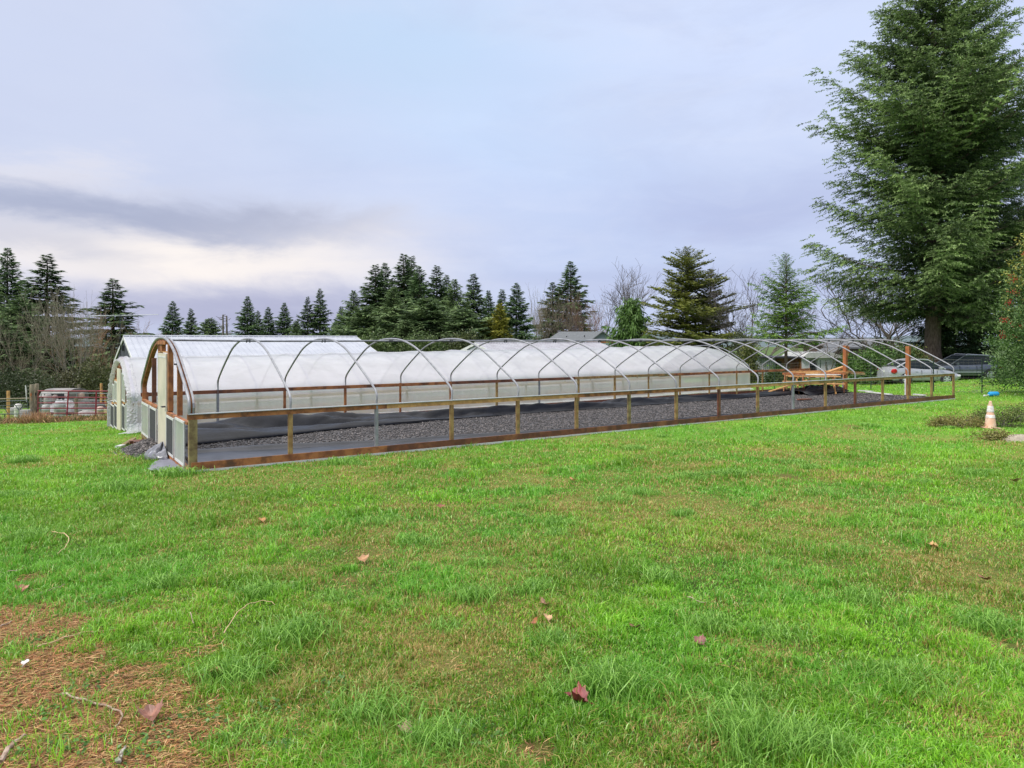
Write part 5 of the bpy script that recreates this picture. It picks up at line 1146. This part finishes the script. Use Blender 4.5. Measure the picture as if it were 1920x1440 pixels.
for k, (px, pt, pb, w_, Yd, nm, lab, cc_, cat) in enumerate([
        (90, 738, 773, 14, 36.5, 'milk_drum', 'whitish drum left of the calf hut behind the gate', (.36, .32, .31), 'drum'), (112, 752, 779, 20, 35.5, 'feed_bin', 'bright white domed feed bin behind the red gate', (.44, .44, .45), 'bin'), (86, 758, 778, 14, 34.8, 'bucket', 'pale bucket low behind the left end of the red gate', (.44, .42, .42), 'bucket'),
        (104, 740, 770, 12, 37, 'milk_drum', 'brownish white drum in front of the hut wall', (.26, .20, .18), 'drum'), (188, 762, 777, 12, 35, 'bucket', 'small peach bucket behind the right part of the red gate', (.60, .42, .34), 'bucket'), (34, 757, 780, 13, 36, 'feed_bin', 'white bin behind the green gate', (.72, .68, .66), 'bin'), (24, 764, 776, 18, 37, 'water_trough', 'low whitish trough behind the green gate', (.55, .52, .50), 'trough'), (152, 736, 752, 12, 38, 'bucket', 'tan tub beside the dark mouth of the hut', (.48, .34, .26), 'tub')]):
    a = gp(px, pb, Yd); h = zat(pt, Yd) - a.z; r = w_ / 2 / F * Yd; t = thing(nm, a, lab, cat); b = MB()
    b.lathe([(r * .9, -.05), (r, .03), (r * .98, h * .5), (r * 1.02, h * .52), (r * .96, h * .86), (r * .7, h * .97), (r * .3, h), (.01, h)], 16); b.build('shell', mat('tub_%s' % nm, cc_, .5, var=tuple(q * .72 for q in cc_), scale=5), t, smooth=True)
    b = MB(); b.lathe([(r * 1.03, h * .50), (r * 1.06, h * .52), (r * 1.03, h * .54)], 16); b.build('hoop_band', STEEL if k in (0, 3) else PLW, t)
def heapo(name, px, pb, Yd, wp, hp_, m, lab, seed, cat='heap'):
    a = gp(px, pb, Yd); rx = wp / 2 / F * Yd; h = hp_ / F * Yd; b = MB()
    b.grid(lambda q, r: (rx * r * cos(q) * (1 + .2 * float(vnoise(q * 2, seed, .7))), rx * .6 * r * sin(q), h * (1 - r ** 2.2) * (.55 + .8 * float(fbm(r * cos(q) * 3 + seed, r * sin(q) * 3, .6, 3))) - .03), np.linspace(0, 2 * pi, 40), np.linspace(0, 1, 12))
    t = thing(name, a, lab, cat); b.build('heap', m, t, smooth=True)
heapo('stone_heap', 167, 766, 36, 58, 20, GRAVEL, 'grey heap of rubble behind the right half of the red gate', 3, 'rubble heap')
heapo('tarp_heap', 165, 776, 35, 40, 9, PLW, 'low pale tarpaulin on the ground behind the red gate', 5, 'tarpaulin')
heapo('tarp_heap', 120, 770, 36.5, 60, 22, mat('grey_tarp', (.38, .37, .38), .6, var=(.22, .21, .22), scale=4), 'rumpled grey tarpaulin beside the feed bin', 8, 'tarpaulin')
heapo('hay_heap', 192, 774, 35.5, 30, 9, mat('old_hay', (.42, .36, .16), .9, var=(.28, .24, .12), scale=14, bump=.6), 'spread of old hay behind the right end of the red gate', 9, 'hay')
for k in range(7):
    a = gp(190 + k * 3.6, 766, 37); b = MB(); b.tube([(0, 0, -.05), (rnd.uniform(-.15, .15), rnd.uniform(-.1, .1), .55 + rnd.random() * .25)], .045, 6); o = b.build('log', [WOODL, REDW, WOOD][k % 3], None); o.location = a
    tag(o, '%s of the seven logs leaning behind the right end of the red gate' % ['leftmost', 'second', 'third', 'middle', 'fifth', 'sixth', 'rightmost'][k], 'log', 'logs leaning behind the red gate')
a = gp(50, 735, 31.9); b = MB(); b.tube([(0, 0, -.45), (-.02, 0, 0), (-.05, 0, .30)], [.012, .03, .02], 6); o = b.build('insulator_rod', WHITE, None); o.location = a; tag(o, 'white insulated rod fixed beside the left gate post', 'rod')
# dead weeds along the gate
def weeds(name, pts, label, seed, n, hmin, hmax, cols, spread=.25, w_=.012):
    rs = np.random.RandomState(seed); P = []
    for (x, y) in pts: P.append(np.stack([x + rs.normal(size=n) * spread, y + rs.normal(size=n) * spread * .8], 1))
    P = np.concatenate(P); z = gz(P[:, 0], P[:, 1]); P = np.concatenate([P, z[:, None]], 1); m_ = len(P)
    H = hmin + (hmax - hmin) * rs.rand(m_) ** 2; dv = rs.normal(size=(m_, 3)) * .55; dv[:, 2] = 1
    V, Fq = cards(P, dv, H, np.full(m_, w_) * (1 + rs.rand(m_)), rs, .1); k = rs.randint(0, len(cols), m_); tint = np.array(cols)[k] * (.7 + .6 * rs.rand(m_, 1))
    o = link(name, mesh_np(name, V, [Fq], LITTERM, np.repeat(tint, 4, 0))); tag(o, label, 'weeds', kind='stuff'); return o
wl = [far(px, 31.0 + .6 * sin(px * .05)) for px in range(-60, 232, 7)]
weeds('dead_weeds', [(p.x, p.y) for p in wl], 'tawny dead weeds along the foot of the gates', 5, 80, .05, .46, [(.36, .20, .10), (.42, .27, .13), (.24, .14, .08), (.12, .14, .04)], .33, .02)
weeds('tan_weeds', [(p.x, p.y) for p in [far(px, 30.6) for px in (50, 58, 66, 74, 80)]], 'tall straw coloured weed clump at the foot of the gate posts', 6, 160, .2, .75, [(.45, .28, .15), (.38, .22, .12)], .22, .018)

# ------------------------------------------------------------------ far end of the hoop house: table, lumber
def loc3(u, v, z=0): x, y = xy(u, v); return Vector((x, y, z))
pt = thing('picnic_table', loc3(24.9, 4.5, .06), 'small yellowish picnic table with splayed legs standing on black liner under the lumber', 'picnic table', rz=radians(-8)); pt.scale = (1.2, 1.2, 1.12)
for k in range(4):
    b = MB(); b.mm(-.85, .85, -.30 + k * .152, -.155 + k * .152, .60, .635); b.build('top_board', WOODL, pt)
for s in (-1, 1):
    b = MB(); b.mm(-.85, .85, s * .62 - .12, s * .62 + .12, .36, .395); b.build('bench', WOODL, pt)
    for x in (-.6, .6): b = MB(); b.bar((x, s * .18, .60), (x, s * .58, .0), .09, .035, up=(1, 0, 0)); b.build('leg', WOODL, pt)
for x in (-.6, .6):
    b = MB(); b.bar((x + .04, -.72, .34), (x + .04, .72, .34), .035, .09); b.bar((x + .04, -.3, .58), (x + .04, .3, .58), .035, .07); b.build('crossbar', WOODL, pt)
for k, (u, v) in enumerate(((24.2, 4.9), (26.0, 4.2))):
    t = thing('trestle', loc3(u, v, .06), ['left trestle holding up the loose lumber', 'right trestle holding up the loose lumber near the orange post'][k], 'trestle', 'trestles under the lumber', rz=TH + .5)
    b = MB(); b.box((0, 0, .80), (.09, .9, .09)); b.build('beam', WOOD, t)
    for s in (-1, 1):
        for y in (-.35, .35): b = MB(); b.bar((s * .04, y, .78), (s * .26, y * 1.1, 0), .07, .035, up=(0, 1, 0)); b.build('leg', WOOD, t)
wt = thing('folding_table', loc3(25.4, 4.7, .06), 'white topped folding table wedged under the loose lumber', 'table', rz=radians(4)); b = MB(); b.box((0, 0, .745), (1.9, .7, .035)); b.build('top', WHITE, wt, bev=.008)
for x in (-.75, .75):
    for y in (-.28, .28): b = MB(); b.tube([(x, y, .73), (x * .96, y, 0)], .016, 6); b.build('leg', WHITE, wt)
lab = ['long orange plank on top of the lumber heap', 'long pale plank at the front of the lumber heap', 'darker plank lying slantwise over the lumber heap', 'short plank sticking out right of the lumber heap', 'thin plank at the back of the lumber heap', 'broad brown plank low in the lumber heap', 'reddish plank resting left of the lumber heap']
for k, (pa, pb, ya, yb, Ya, Yb, m) in enumerate([(1482, 1592, 697.5, 696.5, 30.5, 31.2, WOODL), (1484, 1588, 700.5, 698.5, 30.2, 31.0, WOODL), (1540, 1582, 702, 688, 30.6, 31.4, WOODL), (1560, 1622, 698, 701, 31.4, 31.0, WOODG), (1500, 1618, 694.8, 699, 31.5, 31.8, WOOD), (1478, 1560, 699, 702.5, 31.0, 30.4, ORANGE), (1384, 1402, 0, 0, 0, 0, None)]):
    if m is None: continue
    A = Vector((wpx(pa, Ya), Ya, zat(ya, Ya))); B = Vector((wpx(pb, Yb), Yb, zat(yb, Yb))); plank(0, 0, 0, 0, .20 - .01 * k, .075, m, lab[k], 0, 'loose planks over the trestles', 'plank', A, B)
A = loc3(22.6, 5.2, .10); B = loc3(24.2, 4.3, .62); plank(0, 0, 0, 0, .09, .04, WOODL, 'thin yellow plank leaning from the liner up to the picnic table', 0, None, 'plank', A, B)
stl = thing('step_stool', loc3(26.4, 4.6, .06), 'small pale wooden step stool left of the orange post', 'stool', rz=.3); b = MB(); b.box((0, 0, .44), (.5, .3, .035)); b.build('top', WHITE, stl)
for x in (-.2, .2):
    for y in (-.12, .12): b = MB(); b.bar((x, y, .43), (x * 1.2, y * 1.2, 0), .05, .03, up=(0, 1, 0)); b.build('leg', WOODL, stl)
b = MB(); b.bar((-.22, -.14, .2), (.22, -.14, .2), .03, .05); b.build('crossbar', WHITE, stl)
for k, (u0, v0, u1, v1, m, l_) in enumerate([(26.9, 3.3, 26.2, 1.9, WHITE, 'white board lying across the gravel left of the right orange post'), (27.35, 3.9, 27.3, 3.3, WHITE, 'short white board on the grass edge between the orange posts'), (21.0, 2.55, 21.55, 2.4, REDW, 'small red brown board lying alone on the gravel'), (27.1, 1.45, 26.9, .95, WHITE, 'bit of white board at the foot of the right orange post')]):
    plank(0, 0, 0, 0, .14, .04, m, l_, .05, None, 'board', loc3(u0, v0, .045), loc3(u1, v1, .045))

# ------------------------------------------------------------------ cone, blue bottle, rock
cp = at(1857, 803); cn = thing('traffic_cone', cp, 'faded orange traffic cone with two whitish bands standing in the brambles', 'traffic cone')
FO = mat('faded_orange_plastic', (.74, .43, .29), .6, var=(.78, .56, .42), scale=4, var2=(.45, .22, .18), scale2=6)
b = MB(); b.lathe([(.135, .0), (.130, .04), (.105, .27), (.095, .31), (.070, .47), (.062, .53), (.035, .66), (.030, .69), (.018, .70)], 28); b.build('body', FO, cn, smooth=True)
b = MB(); b.lathe([(.1085, .27), (.110, .272), (.0965, .345), (.095, .347)], 28); b.build('band', mat('worn_white_band', (.78, .76, .74), .5, var=(.60, .50, .45), scale=14), cn, smooth=True)
b = MB(); b.lathe([(.082, .42), (.0835, .422), (.0625, .57), (.061, .572)], 28); b.build('band', mat('worn_white_band2', (.74, .70, .68), .5, var=(.50, .44, .42), scale=18), cn, smooth=True)
b = MB(); b.box((0, 0, .012), (.34, .34, .03)); b.build('foot', FO, cn, bev=.01)
bp = at(1863, 743.5); bt_ = thing('blue_canister', bp, 'bright blue plastic canister lying on the grass with a white nozzle', 'canister', rz=.15)
b = MB(); b.lathe([(.02, -.22), (.07, -.21), (.095, -.16), (.10, .12), (.09, .18), (.05, .22), (.02, .225)], 20, (0, 0, .10), 'x'); b.build('body', mat('blue_plastic', (.02, .30, .62), .4), bt_, smooth=True)
b = MB(); b.tube([(-.22, 0, .07), (-.45, -.05, .04)], [.02, .012], 8); b.lathe([(.03, -.05), (.045, 0), (.03, .05)], 10, (-.45, -.05, .04), 'x'); b.build('nozzle', WHITE, bt_, smooth=True)
rp = at(1912, 828); rk = thing('rock', rp, 'pale half buried rock at the right frame edge below the brambles', 'rock'); b = MB()
b.grid(lambda a, r: (.38 * r * cos(a) * (1 + .25 * float(vnoise(a * 2, 3, 1.0))), .22 * r * sin(a), .17 * (1 - r ** 2.5) * (.8 + .5 * float(fbm(a * 1.5, r * 2, .7, 3))) - .02), np.linspace(0, 2 * pi, 30), np.linspace(0, 1, 10)); b.build('stone', mat('pale_rock', (.42, .36, .28), .9, var=(.30, .25, .2), scale=8, bump=.7, bscale=20), rk, smooth=True)

# ------------------------------------------------------------------ grass
def in_fp(x, y):
    u = (x - OX) * DU[0] + (y - OY) * DU[1]; v = (x - OX) * NV[0] + (y - OY) * NV[1]
    a = (u > -.02) & (u < LEN + .0) & (v > -.055) & (v < WID + .06); b_ = (u > .12) & (u < LEN + .2) & (v > 9.42) & (v < 9.5 + WID + .1)
    c_ = ((u + .05) / .6) ** 2 + ((v - 4.0) / 1.45) ** 2 < 1; d = (u < 0) & (u > -.42 * np.sin(np.pi * np.clip((v + .25) / 2.6, 0, 1))) & (v > -.1) & (v < 2.9)
    return a | b_ | c_ | d
rs = np.random.RandomState(77)
def blades(name, xyp, h, w_, tint, label, segs=2, bendk=.5, seed=1):
    rs = np.random.RandomState(seed); n = len(xyp); x, y = xyp[:, 0], xyp[:, 1]; z = gz(x, y) - .004
    a = rs.rand(n) * 6.283; la = rs.rand(n) * 6.283; lean = (.20 + bendk * rs.rand(n) ** 1.1)
    sx, sy = np.cos(a) * w_ / 2, np.sin(a) * w_ / 2; lx, ly = np.cos(la) * lean * h, np.sin(la) * lean * h
    B = np.stack([x, y, z], 1); rows = []
    if segs == 2:
        M_id = B + np.stack([lx * .32, ly * .32, h * .58], 1); T = B + np.stack([lx, ly, h * (1 - .35 * lean)], 1); S = np.stack([sx, sy, 0 * sx], 1)
        V = np.stack([B - S, B + S, M_id + S * .75, M_id - S * .75, T], 1).reshape(-1, 3); k = np.arange(n)[:, None] * 5
        Fs = [k + np.array([0, 1, 2, 3]), k + np.array([3, 2, 4])]; nv = 5
    elif segs == 1:
        T = B + np.stack([lx, ly, h * .9], 1); S = np.stack([sx, sy, 0 * sx], 1); V = np.stack([B - S, B + S, T], 1).reshape(-1, 3); k = np.arange(n)[:, None] * 3; Fs = [k + np.array([0, 1, 2])]; nv = 3
    else:
        S = np.stack([sx, sy, 0 * sx], 1); P1 = B + np.stack([lx * .15, ly * .15, h * .42], 1); P2 = B + np.stack([lx * .55, ly * .55, h * .78], 1); T = B + np.stack([lx * 1.25, ly * 1.25, h * (.95 - .45 * lean)], 1)
        V = np.stack([B - S, B + S, P1 + S * .95, P1 - S * .95, P2 + S * .65, P2 - S * .65, T], 1).reshape(-1, 3); k = np.arange(n)[:, None] * 7
        Fs = [k + np.array([0, 1, 2, 3]), k + np.array([3, 2, 4, 5]), k + np.array([5, 4, 6])]; nv = 7
    return V, Fs, np.repeat(tint, nv, 0)
def gcolor(x, y, rs):
    n = len(x); dry = dry_mask(x, y); r = rs.rand(n, 1); k = fbm(x + 31, y - 12, 1.1, 3)[:, None]
    a = np.array([.085, .235, .010]); b_ = np.array([.29, .56, .042]); c_ = a * (1 - r) + b_ * r
    c_ = c_ * (.74 + .5 * sst(k, .3, .7)); cool = np.array([.075, .26, .018]) * (1 - r) + np.array([.23, .53, .06]) * r; c_ = c_ + (cool - c_) * (sst(fbm(x + 70, y - 40, 1.7, 3), .40, .62)[:, None] * .8); yel = np.array([.30, .44, .06]); c_ = c_ + (yel - c_) * (sst(fbm(x - 7, y + 3, 3.5, 3), .45, .7)[:, None] * .25); c_ = c_ * 1.12
    isd = (rs.rand(n) < dry * .66 + .04)[:, None]; d1 = np.array([.60, .50, .17]); d2 = np.array([.36, .23, .08]); dc = d1 * r + d2 * (1 - r); pale = (rs.rand(n) < .06)[:, None]; c_ = np.where(pale, np.array([.46, .66, .22]) * (.8 + .4 * r), c_)  # gloss highlights are painted in as scattered pale blades
    return np.where(isd, dc, c_)
def field(n, y0, y1, k, hf, wf, segs, seed, power=1.0, dens=None):
    rs = np.random.RandomState(seed); yy = y0 * (y1 / y0) ** (rs.rand(n) ** power) if y0 > 0 else None
    xx = (rs.rand(n) * 2 - 1) * (yy * k + .6); keep = ~in_fp(xx, yy)
    lit = litter_mask(xx, yy); keep &= rs.rand(n) > lit * .90; pn = fbm(xx, yy, .35, 3); keep &= rs.rand(n) < .62 + .9 * sst(pn, .25, .5)
    xx, yy = xx[keep], yy[keep]; n = len(xx); dry = dry_mask(xx, yy)
    cl = fbm(xx + 5, yy + 9, .42, 3); h = hf * (.52 + .95 * sst(cl, .32, .75) + .9 * sst(fbm(xx - 3, yy + 2, .16, 2), .5, .85)) * (.6 + .7 * rs.rand(n)) * (1 - .45 * dry); w2 = wf(yy) * (.7 + .6 * rs.rand(n))
    return blades('', np.stack([xx, yy], 1), h, w2, gcolor(xx, yy, rs), '', segs, .95, seed)
parts = [field(380000, 3.0, 7.5, .80, .062, lambda y: .0042 + .0005 * y, 2, 1), field(300000, 7.5, 16, .80, .064, lambda y: .0030 + .0008 * y, 2, 2), field(260000, 16, 46, .82, .05, lambda y: .0012 * y, 1, 3, 1.0)]
# longer tussocks
tp = [(560, 1200, .30, 1.5), (440, 1275, .26, 1.4), (1130, 1300, .24, 1.9), (1410, 1400, .26, 2.1), (1330, 1180, .22, 1.2), (890, 1125, .22, 1.3), (700, 1350, .25, 1.4), (1530, 1420, .25, 1.6), (150, 1290, .12, 1.0), (1700, 1290, .3, 1.3), (300, 1100, .2, 1.2), (820, 1400, .2, 1.5), (1240, 1090, .2, 1.2),
      (1000, 1110, .2, 1.1), (230, 920, .3, 1.5), (45, 868, .3, 1.4), (1150, 940, .3, .9), (720, 980, .3, .8), (1300, 898, .3, 1.1), (1380, 892, .25, 1.1), (640, 870, .35, 1.2), (480, 1120, .2, 1.3), (60, 1010, .25, 1.2), (1620, 1130, .25, 1.1), (1850, 1180, .25, 1.2), (1040, 1210, .18, 1.1), (330, 890, .4, 1.3), (300, 860, .35, 1.3)]
for j in range(60):
    y = 3.6 * (22 / 3.6) ** rnd.random(); tp.append((None, (rnd.uniform(-.78, .78) * y, y), rnd.uniform(.08, .35), rnd.uniform(.5, .95)))
TP = []; HH = []
for a in tp:
    if a[0] is None: cx, cy = a[1]
    else: p = at(a[0], a[1]); cx, cy = p.x, p.y
    n = int(1000 * a[2] * (.5 + .6 * a[3])); q = np.stack([cx + rs.normal(size=n) * a[2] * .5, cy + rs.normal(size=n) * a[2] * .4], 1); TP.append(q); HH.append(.115 * a[3] * (.45 + .8 * rs.rand(n)))
TP = np.concatenate(TP); HH = np.concatenate(HH); kp = ~in_fp(TP[:, 0], TP[:, 1]) & (litter_mask(TP[:, 0], TP[:, 1]) < .5); TP, HH = TP[kp], HH[kp]
cA = np.array([.09, .24, .018]); cB = np.array([.34, .60, .11]); r_ = rs.rand(len(TP), 1); tc_ = cA * (1 - r_) + cB * r_
parts.append(blades('', TP, HH, .0045 + .0006 * np.hypot(TP[:, 0], TP[:, 1]), tc_, '', 3, 1.0, 8))
Vs = []; F4 = []; F3 = []; Ts = []; off = 0
for V, Fs, T in parts:
    Vs.append(V); Ts.append(T)
    for f_ in Fs: (F4 if f_.shape[1] == 4 else F3).append(f_ + off)
    off += len(V)
o = link('grass', mesh_np('grass', np.concatenate(Vs), [np.concatenate(F4), np.concatenate(F3)], GRASSM, np.concatenate(Ts))); tag(o, 'short vivid green lawn grass', 'grass', kind='stuff')
# needle litter and dead grass, lower left and in thin patches
n = 60000; yy = 3.0 * (9 / 3.0) ** rs.rand(n); xx = (rs.rand(n) * 2 - 1) * (yy * .8 + .4); m = litter_mask(xx, yy); kp = rs.rand(n) < np.maximum(m, dry_mask(xx, yy) * .10); xx, yy = xx[kp], yy[kp]
n2 = 30000; q = [LIT[i % 3][0] for i in range(3)]; x2 = np.concatenate([p.x + rs.normal(size=n2) * s * .8 for p, s in LIT[:3]]); y2 = np.concatenate([p.y + rs.normal(size=n2) * s * .8 for p, s in LIT[:3]]); k2 = (rs.rand(len(x2)) < litter_mask(x2, y2)) & (y2 > 2.5)
xx = np.concatenate([xx, x2[k2]]); yy = np.concatenate([yy, y2[k2]]); n = len(xx)
P = np.stack([xx, yy, gz(xx, yy) + .004 + .022 * rs.rand(n) ** 2], 1); a = rs.rand(n) * 6.283; a = np.where(rs.rand(n) < .5, .5 + rs.normal(size=n) * .5, a); dv = np.stack([np.cos(a), np.sin(a), rs.normal(size=n) * .16], 1)
V, Fq = cards(P, dv, .04 + .09 * rs.rand(n) ** 2, np.full(n, .0032) + .003 * rs.rand(n), rs, .8)
cs = np.array([(.48, .22, .085), (.32, .13, .05), (.58, .36, .17), (.18, .085, .035), (.36, .26, .09)]); tint = cs[rs.randint(0, 5, n)] * (.7 + .6 * rs.rand(n, 1))
o = link('needle_litter', mesh_np('needle_litter', V, [Fq], LITTERM, np.repeat(tint, 4, 0))); tag(o, 'reddish brown fallen needles and dead stalks in the lower left corner', 'litter', kind='stuff')
# small broad leaved weeds
C0 = [(210, 1130), (150, 1060), (80, 1205), (140, 1400), (250, 1420), (280, 1385), (60, 1420), (190, 1180), (500, 1330), (545, 1400), (380, 1350), (620, 1290), (900, 1380), (1600, 1330), (170, 1290), (90, 1340)]
P = []
for px, py in C0:
    p = at(px, py); n = 46; P.append(np.stack([p.x + rs.normal(size=n) * .085, p.y + rs.normal(size=n) * .07, np.zeros(n)], 1))
P = np.concatenate(P); P[:, 2] = gz(P[:, 0], P[:, 1]) + .015 + .03 * rs.rand(len(P)); n = len(P); dv = rs.normal(size=(n, 3)); dv[:, 2] = .35
V, Fq = cards(P, dv, .018 + .026 * rs.rand(n), .012 + .014 * rs.rand(n), rs, .6); tint = np.array([.10, .22, .04]) * (.7 + .7 * rs.rand(n, 1))
o = link('clover_weeds', mesh_np('clover_weeds', V, [Fq], GRASSM, np.repeat(tint, 4, 0))); tag(o, 'small broad leaved weeds among the litter and grass', 'weeds', kind='stuff')

# ------------------------------------------------------------------ fallen leaves and sticks
LOB = [(0, -.55), (.06, -.5), (.20, -.38), (.36, -.42), (.40, -.27), (.60, -.16), (.53, -.02), (.62, .22), (.47, .22), (.38, .38), (.27, .36), (.18, .55), (0, .70)]
LOB = LOB + [(-x, y) for x, y in LOB[-2:0:-1]]
def leaf(px, py, size, curl, rz, c_, label, tilt=.3):
    p = at(px, py); b = MB(); k = len(LOB)
    def bend(x, y): return (x * size, y * size, (abs(x) ** 1.5 * curl + .35 * curl * y * y + .04 * sin(x * 9 + y * 5)) * size)
    b.v = [bend(0, 0)] + [bend(x * .5, y * .5) for x, y in LOB] + [bend(x, y) for x, y in LOB]
    for i in range(k): j = (i + 1) % k; b.f.append((0, 1 + i, 1 + j)); b.f.append((1 + i, 1 + k + i, 1 + k + j, 1 + j))
    b.tube([bend(0, -.5), (.02 * size, -.9 * size, .05 * size)], .0025, 4)
    o = b.build('fallen_leaf', mat('leaf_%d' % px, c_, .5, var=tuple(q * .55 for q in c_), scale=18), None); o.modifiers.new('t', 'SOLIDIFY').thickness = .0012
    o.location = (p.x, p.y, p.z + .045); o.rotation_euler = (tilt, rnd.uniform(-.3, .3), rz); return tag(o, label, 'leaf', 'fallen maple leaves on the lawn')
leaf(1083, 1328, .125, 1.3, 1.2, (.30, .045, .05), 'large curled dark red leaf near the bottom centre', .1)
leaf(1020, 1143, .075, 1.1, 2.4, (.52, .30, .17), 'pale tan folded leaf, upper one of three at the centre right'); leaf(1025, 1170, .07, .9, .4, (.58, .36, .18), 'tan rounded leaf just below the folded one'); leaf(1001, 1180, .07, .9, 3.9, (.34, .12, .04), 'orange brown leaf left of the tan rounded one')
leaf(283, 1358, .115, 1.4, .6, (.36, .17, .12), 'big crumpled brown leaf among needles at lower left', .2); leaf(404, 1275, .10, .8, 2.0, (.50, .28, .10), 'tan leaf in the tussock right of the needle litter'); leaf(760, 1385, .08, .9, 1.5, (.40, .26, .17), 'dull tan leaf at the bottom left of centre')
leaf(826, 957, .09, .8, .2, (.30, .10, .05), 'small dark leaf in the middle lawn'); leaf(490, 983, .09, .8, .9, (.46, .24, .07), 'orange leaf below the near corner of the frame'); leaf(1750, 1033, .10, .9, 1.1, (.62, .36, .14), 'yellow tan leaf at the right of the lawn'); leaf(1906, 907, .13, .6, 2.7, (.60, .34, .18), 'tan leaf near the right frame edge below the brambles', .5)
leaf(1073, 905, .10, .6, 2.2, (.60, .30, .10), 'orange leaf in the far middle lawn'); leaf(682, 1057, .10, .7, .3, (.48, .26, .12), 'brown leaf in the dry patch left of centre'); leaf(1845, 1095, .09, .7, 1.9, (.28, .12, .05), 'dark leaf at the right of the lawn'); leaf(40, 1115, .09, .9, .5, (.44, .18, .12), 'reddish leaf above the needle litter'); leaf(1312, 1215, .08, .8, .5, (.26, .10, .08), 'small dark red leaf right of the three'); leaf(1190, 1188, .07, .8, 2.5, (.22, .08, .05), 'tiny dark leaf between the three and the small red one'); leaf(48, 1255, .045, .5, 0, (.75, .68, .64), 'little white leaf scrap on the needle litter')
def stick(pts, r, m, label, lift=.02):
    W_ = [at(px, py) + Vector((0, 0, lift + (q[0] if q else 0))) for px, py, *q in pts]; mid = W_[0].copy(); P = catmull([tuple(p - mid) for p in W_], 4); n = len(P)
    b = MB(); b.tube([(p[0], p[1], p[2] + .006 * sin(i * 1.9)) for i, p in enumerate(P)], [r * (1 - .55 * i / (n - 1)) * (1 + .12 * sin(i * 2.3)) for i in range(n)], 7); o = b.build('stick', m, None, smooth=True); o.location = mid; return tag(o, label, 'stick', 'sticks lying on the ground')
STK = mat('dead_stick', (.30, .20, .15), .9, var=(.45, .34, .27), scale=30, bump=.5, bscale=60); BIR = mat('lichen_stick', (.55, .52, .46), .9, var=(.16, .13, .10), scale=45); STRAW = mat('dry_stalk', (.55, .38, .22), .8)
stick([(117, 1309), (160, 1322), (205, 1335), (229, 1348), (222, 1366), (205, 1388)], .0075, STK, 'bent brown stick lying on the litter at lower left', .03); stick([(0, 1440), (15, 1415), (30, 1400), (48, 1388)], .016, STK, 'thick pale stick in the bottom left corner', .03); stick([(222, 1440), (229, 1420), (236, 1410)], .013, BIR, 'short white lichen covered stick at the bottom left', .03)
stick([(70, 1222), (120, 1205), (165, 1193), (232, 1190)], .0055, STRAW, 'long straight straw coloured stalk across the litter', .035); stick([(72, 1120), (100, 1110), (122, 1102)], .006, STK, 'short reddish stick above the needle litter', .03); stick([(98, 1009), (120, 1012), (129, 1022), (122, 1038), (108, 1050)], .006, STRAW, 'hooked tan stalk standing out of the grass at left', .07)
stick([(0, 1182), (22, 1172)], .006, STK, 'short stick at the left frame edge', .03); stick([(420, 1210), (445, 1170), (470, 1152), (500, 1147), (515, 1153)], .004, STRAW, 'arching tan stalk over the tussock', .09); stick([(357, 1160), (363, 1182)], .005, STK, 'small reddish twig in the grass left of the tussock', .05); stick([(12, 1080), (44, 1074)], .005, STK, 'dark twig at the left edge above the litter', .04); stick([(1290, 1130), (1322, 1142)], .005, STK, 'brown twig in the lawn right of the three leaves', .05)
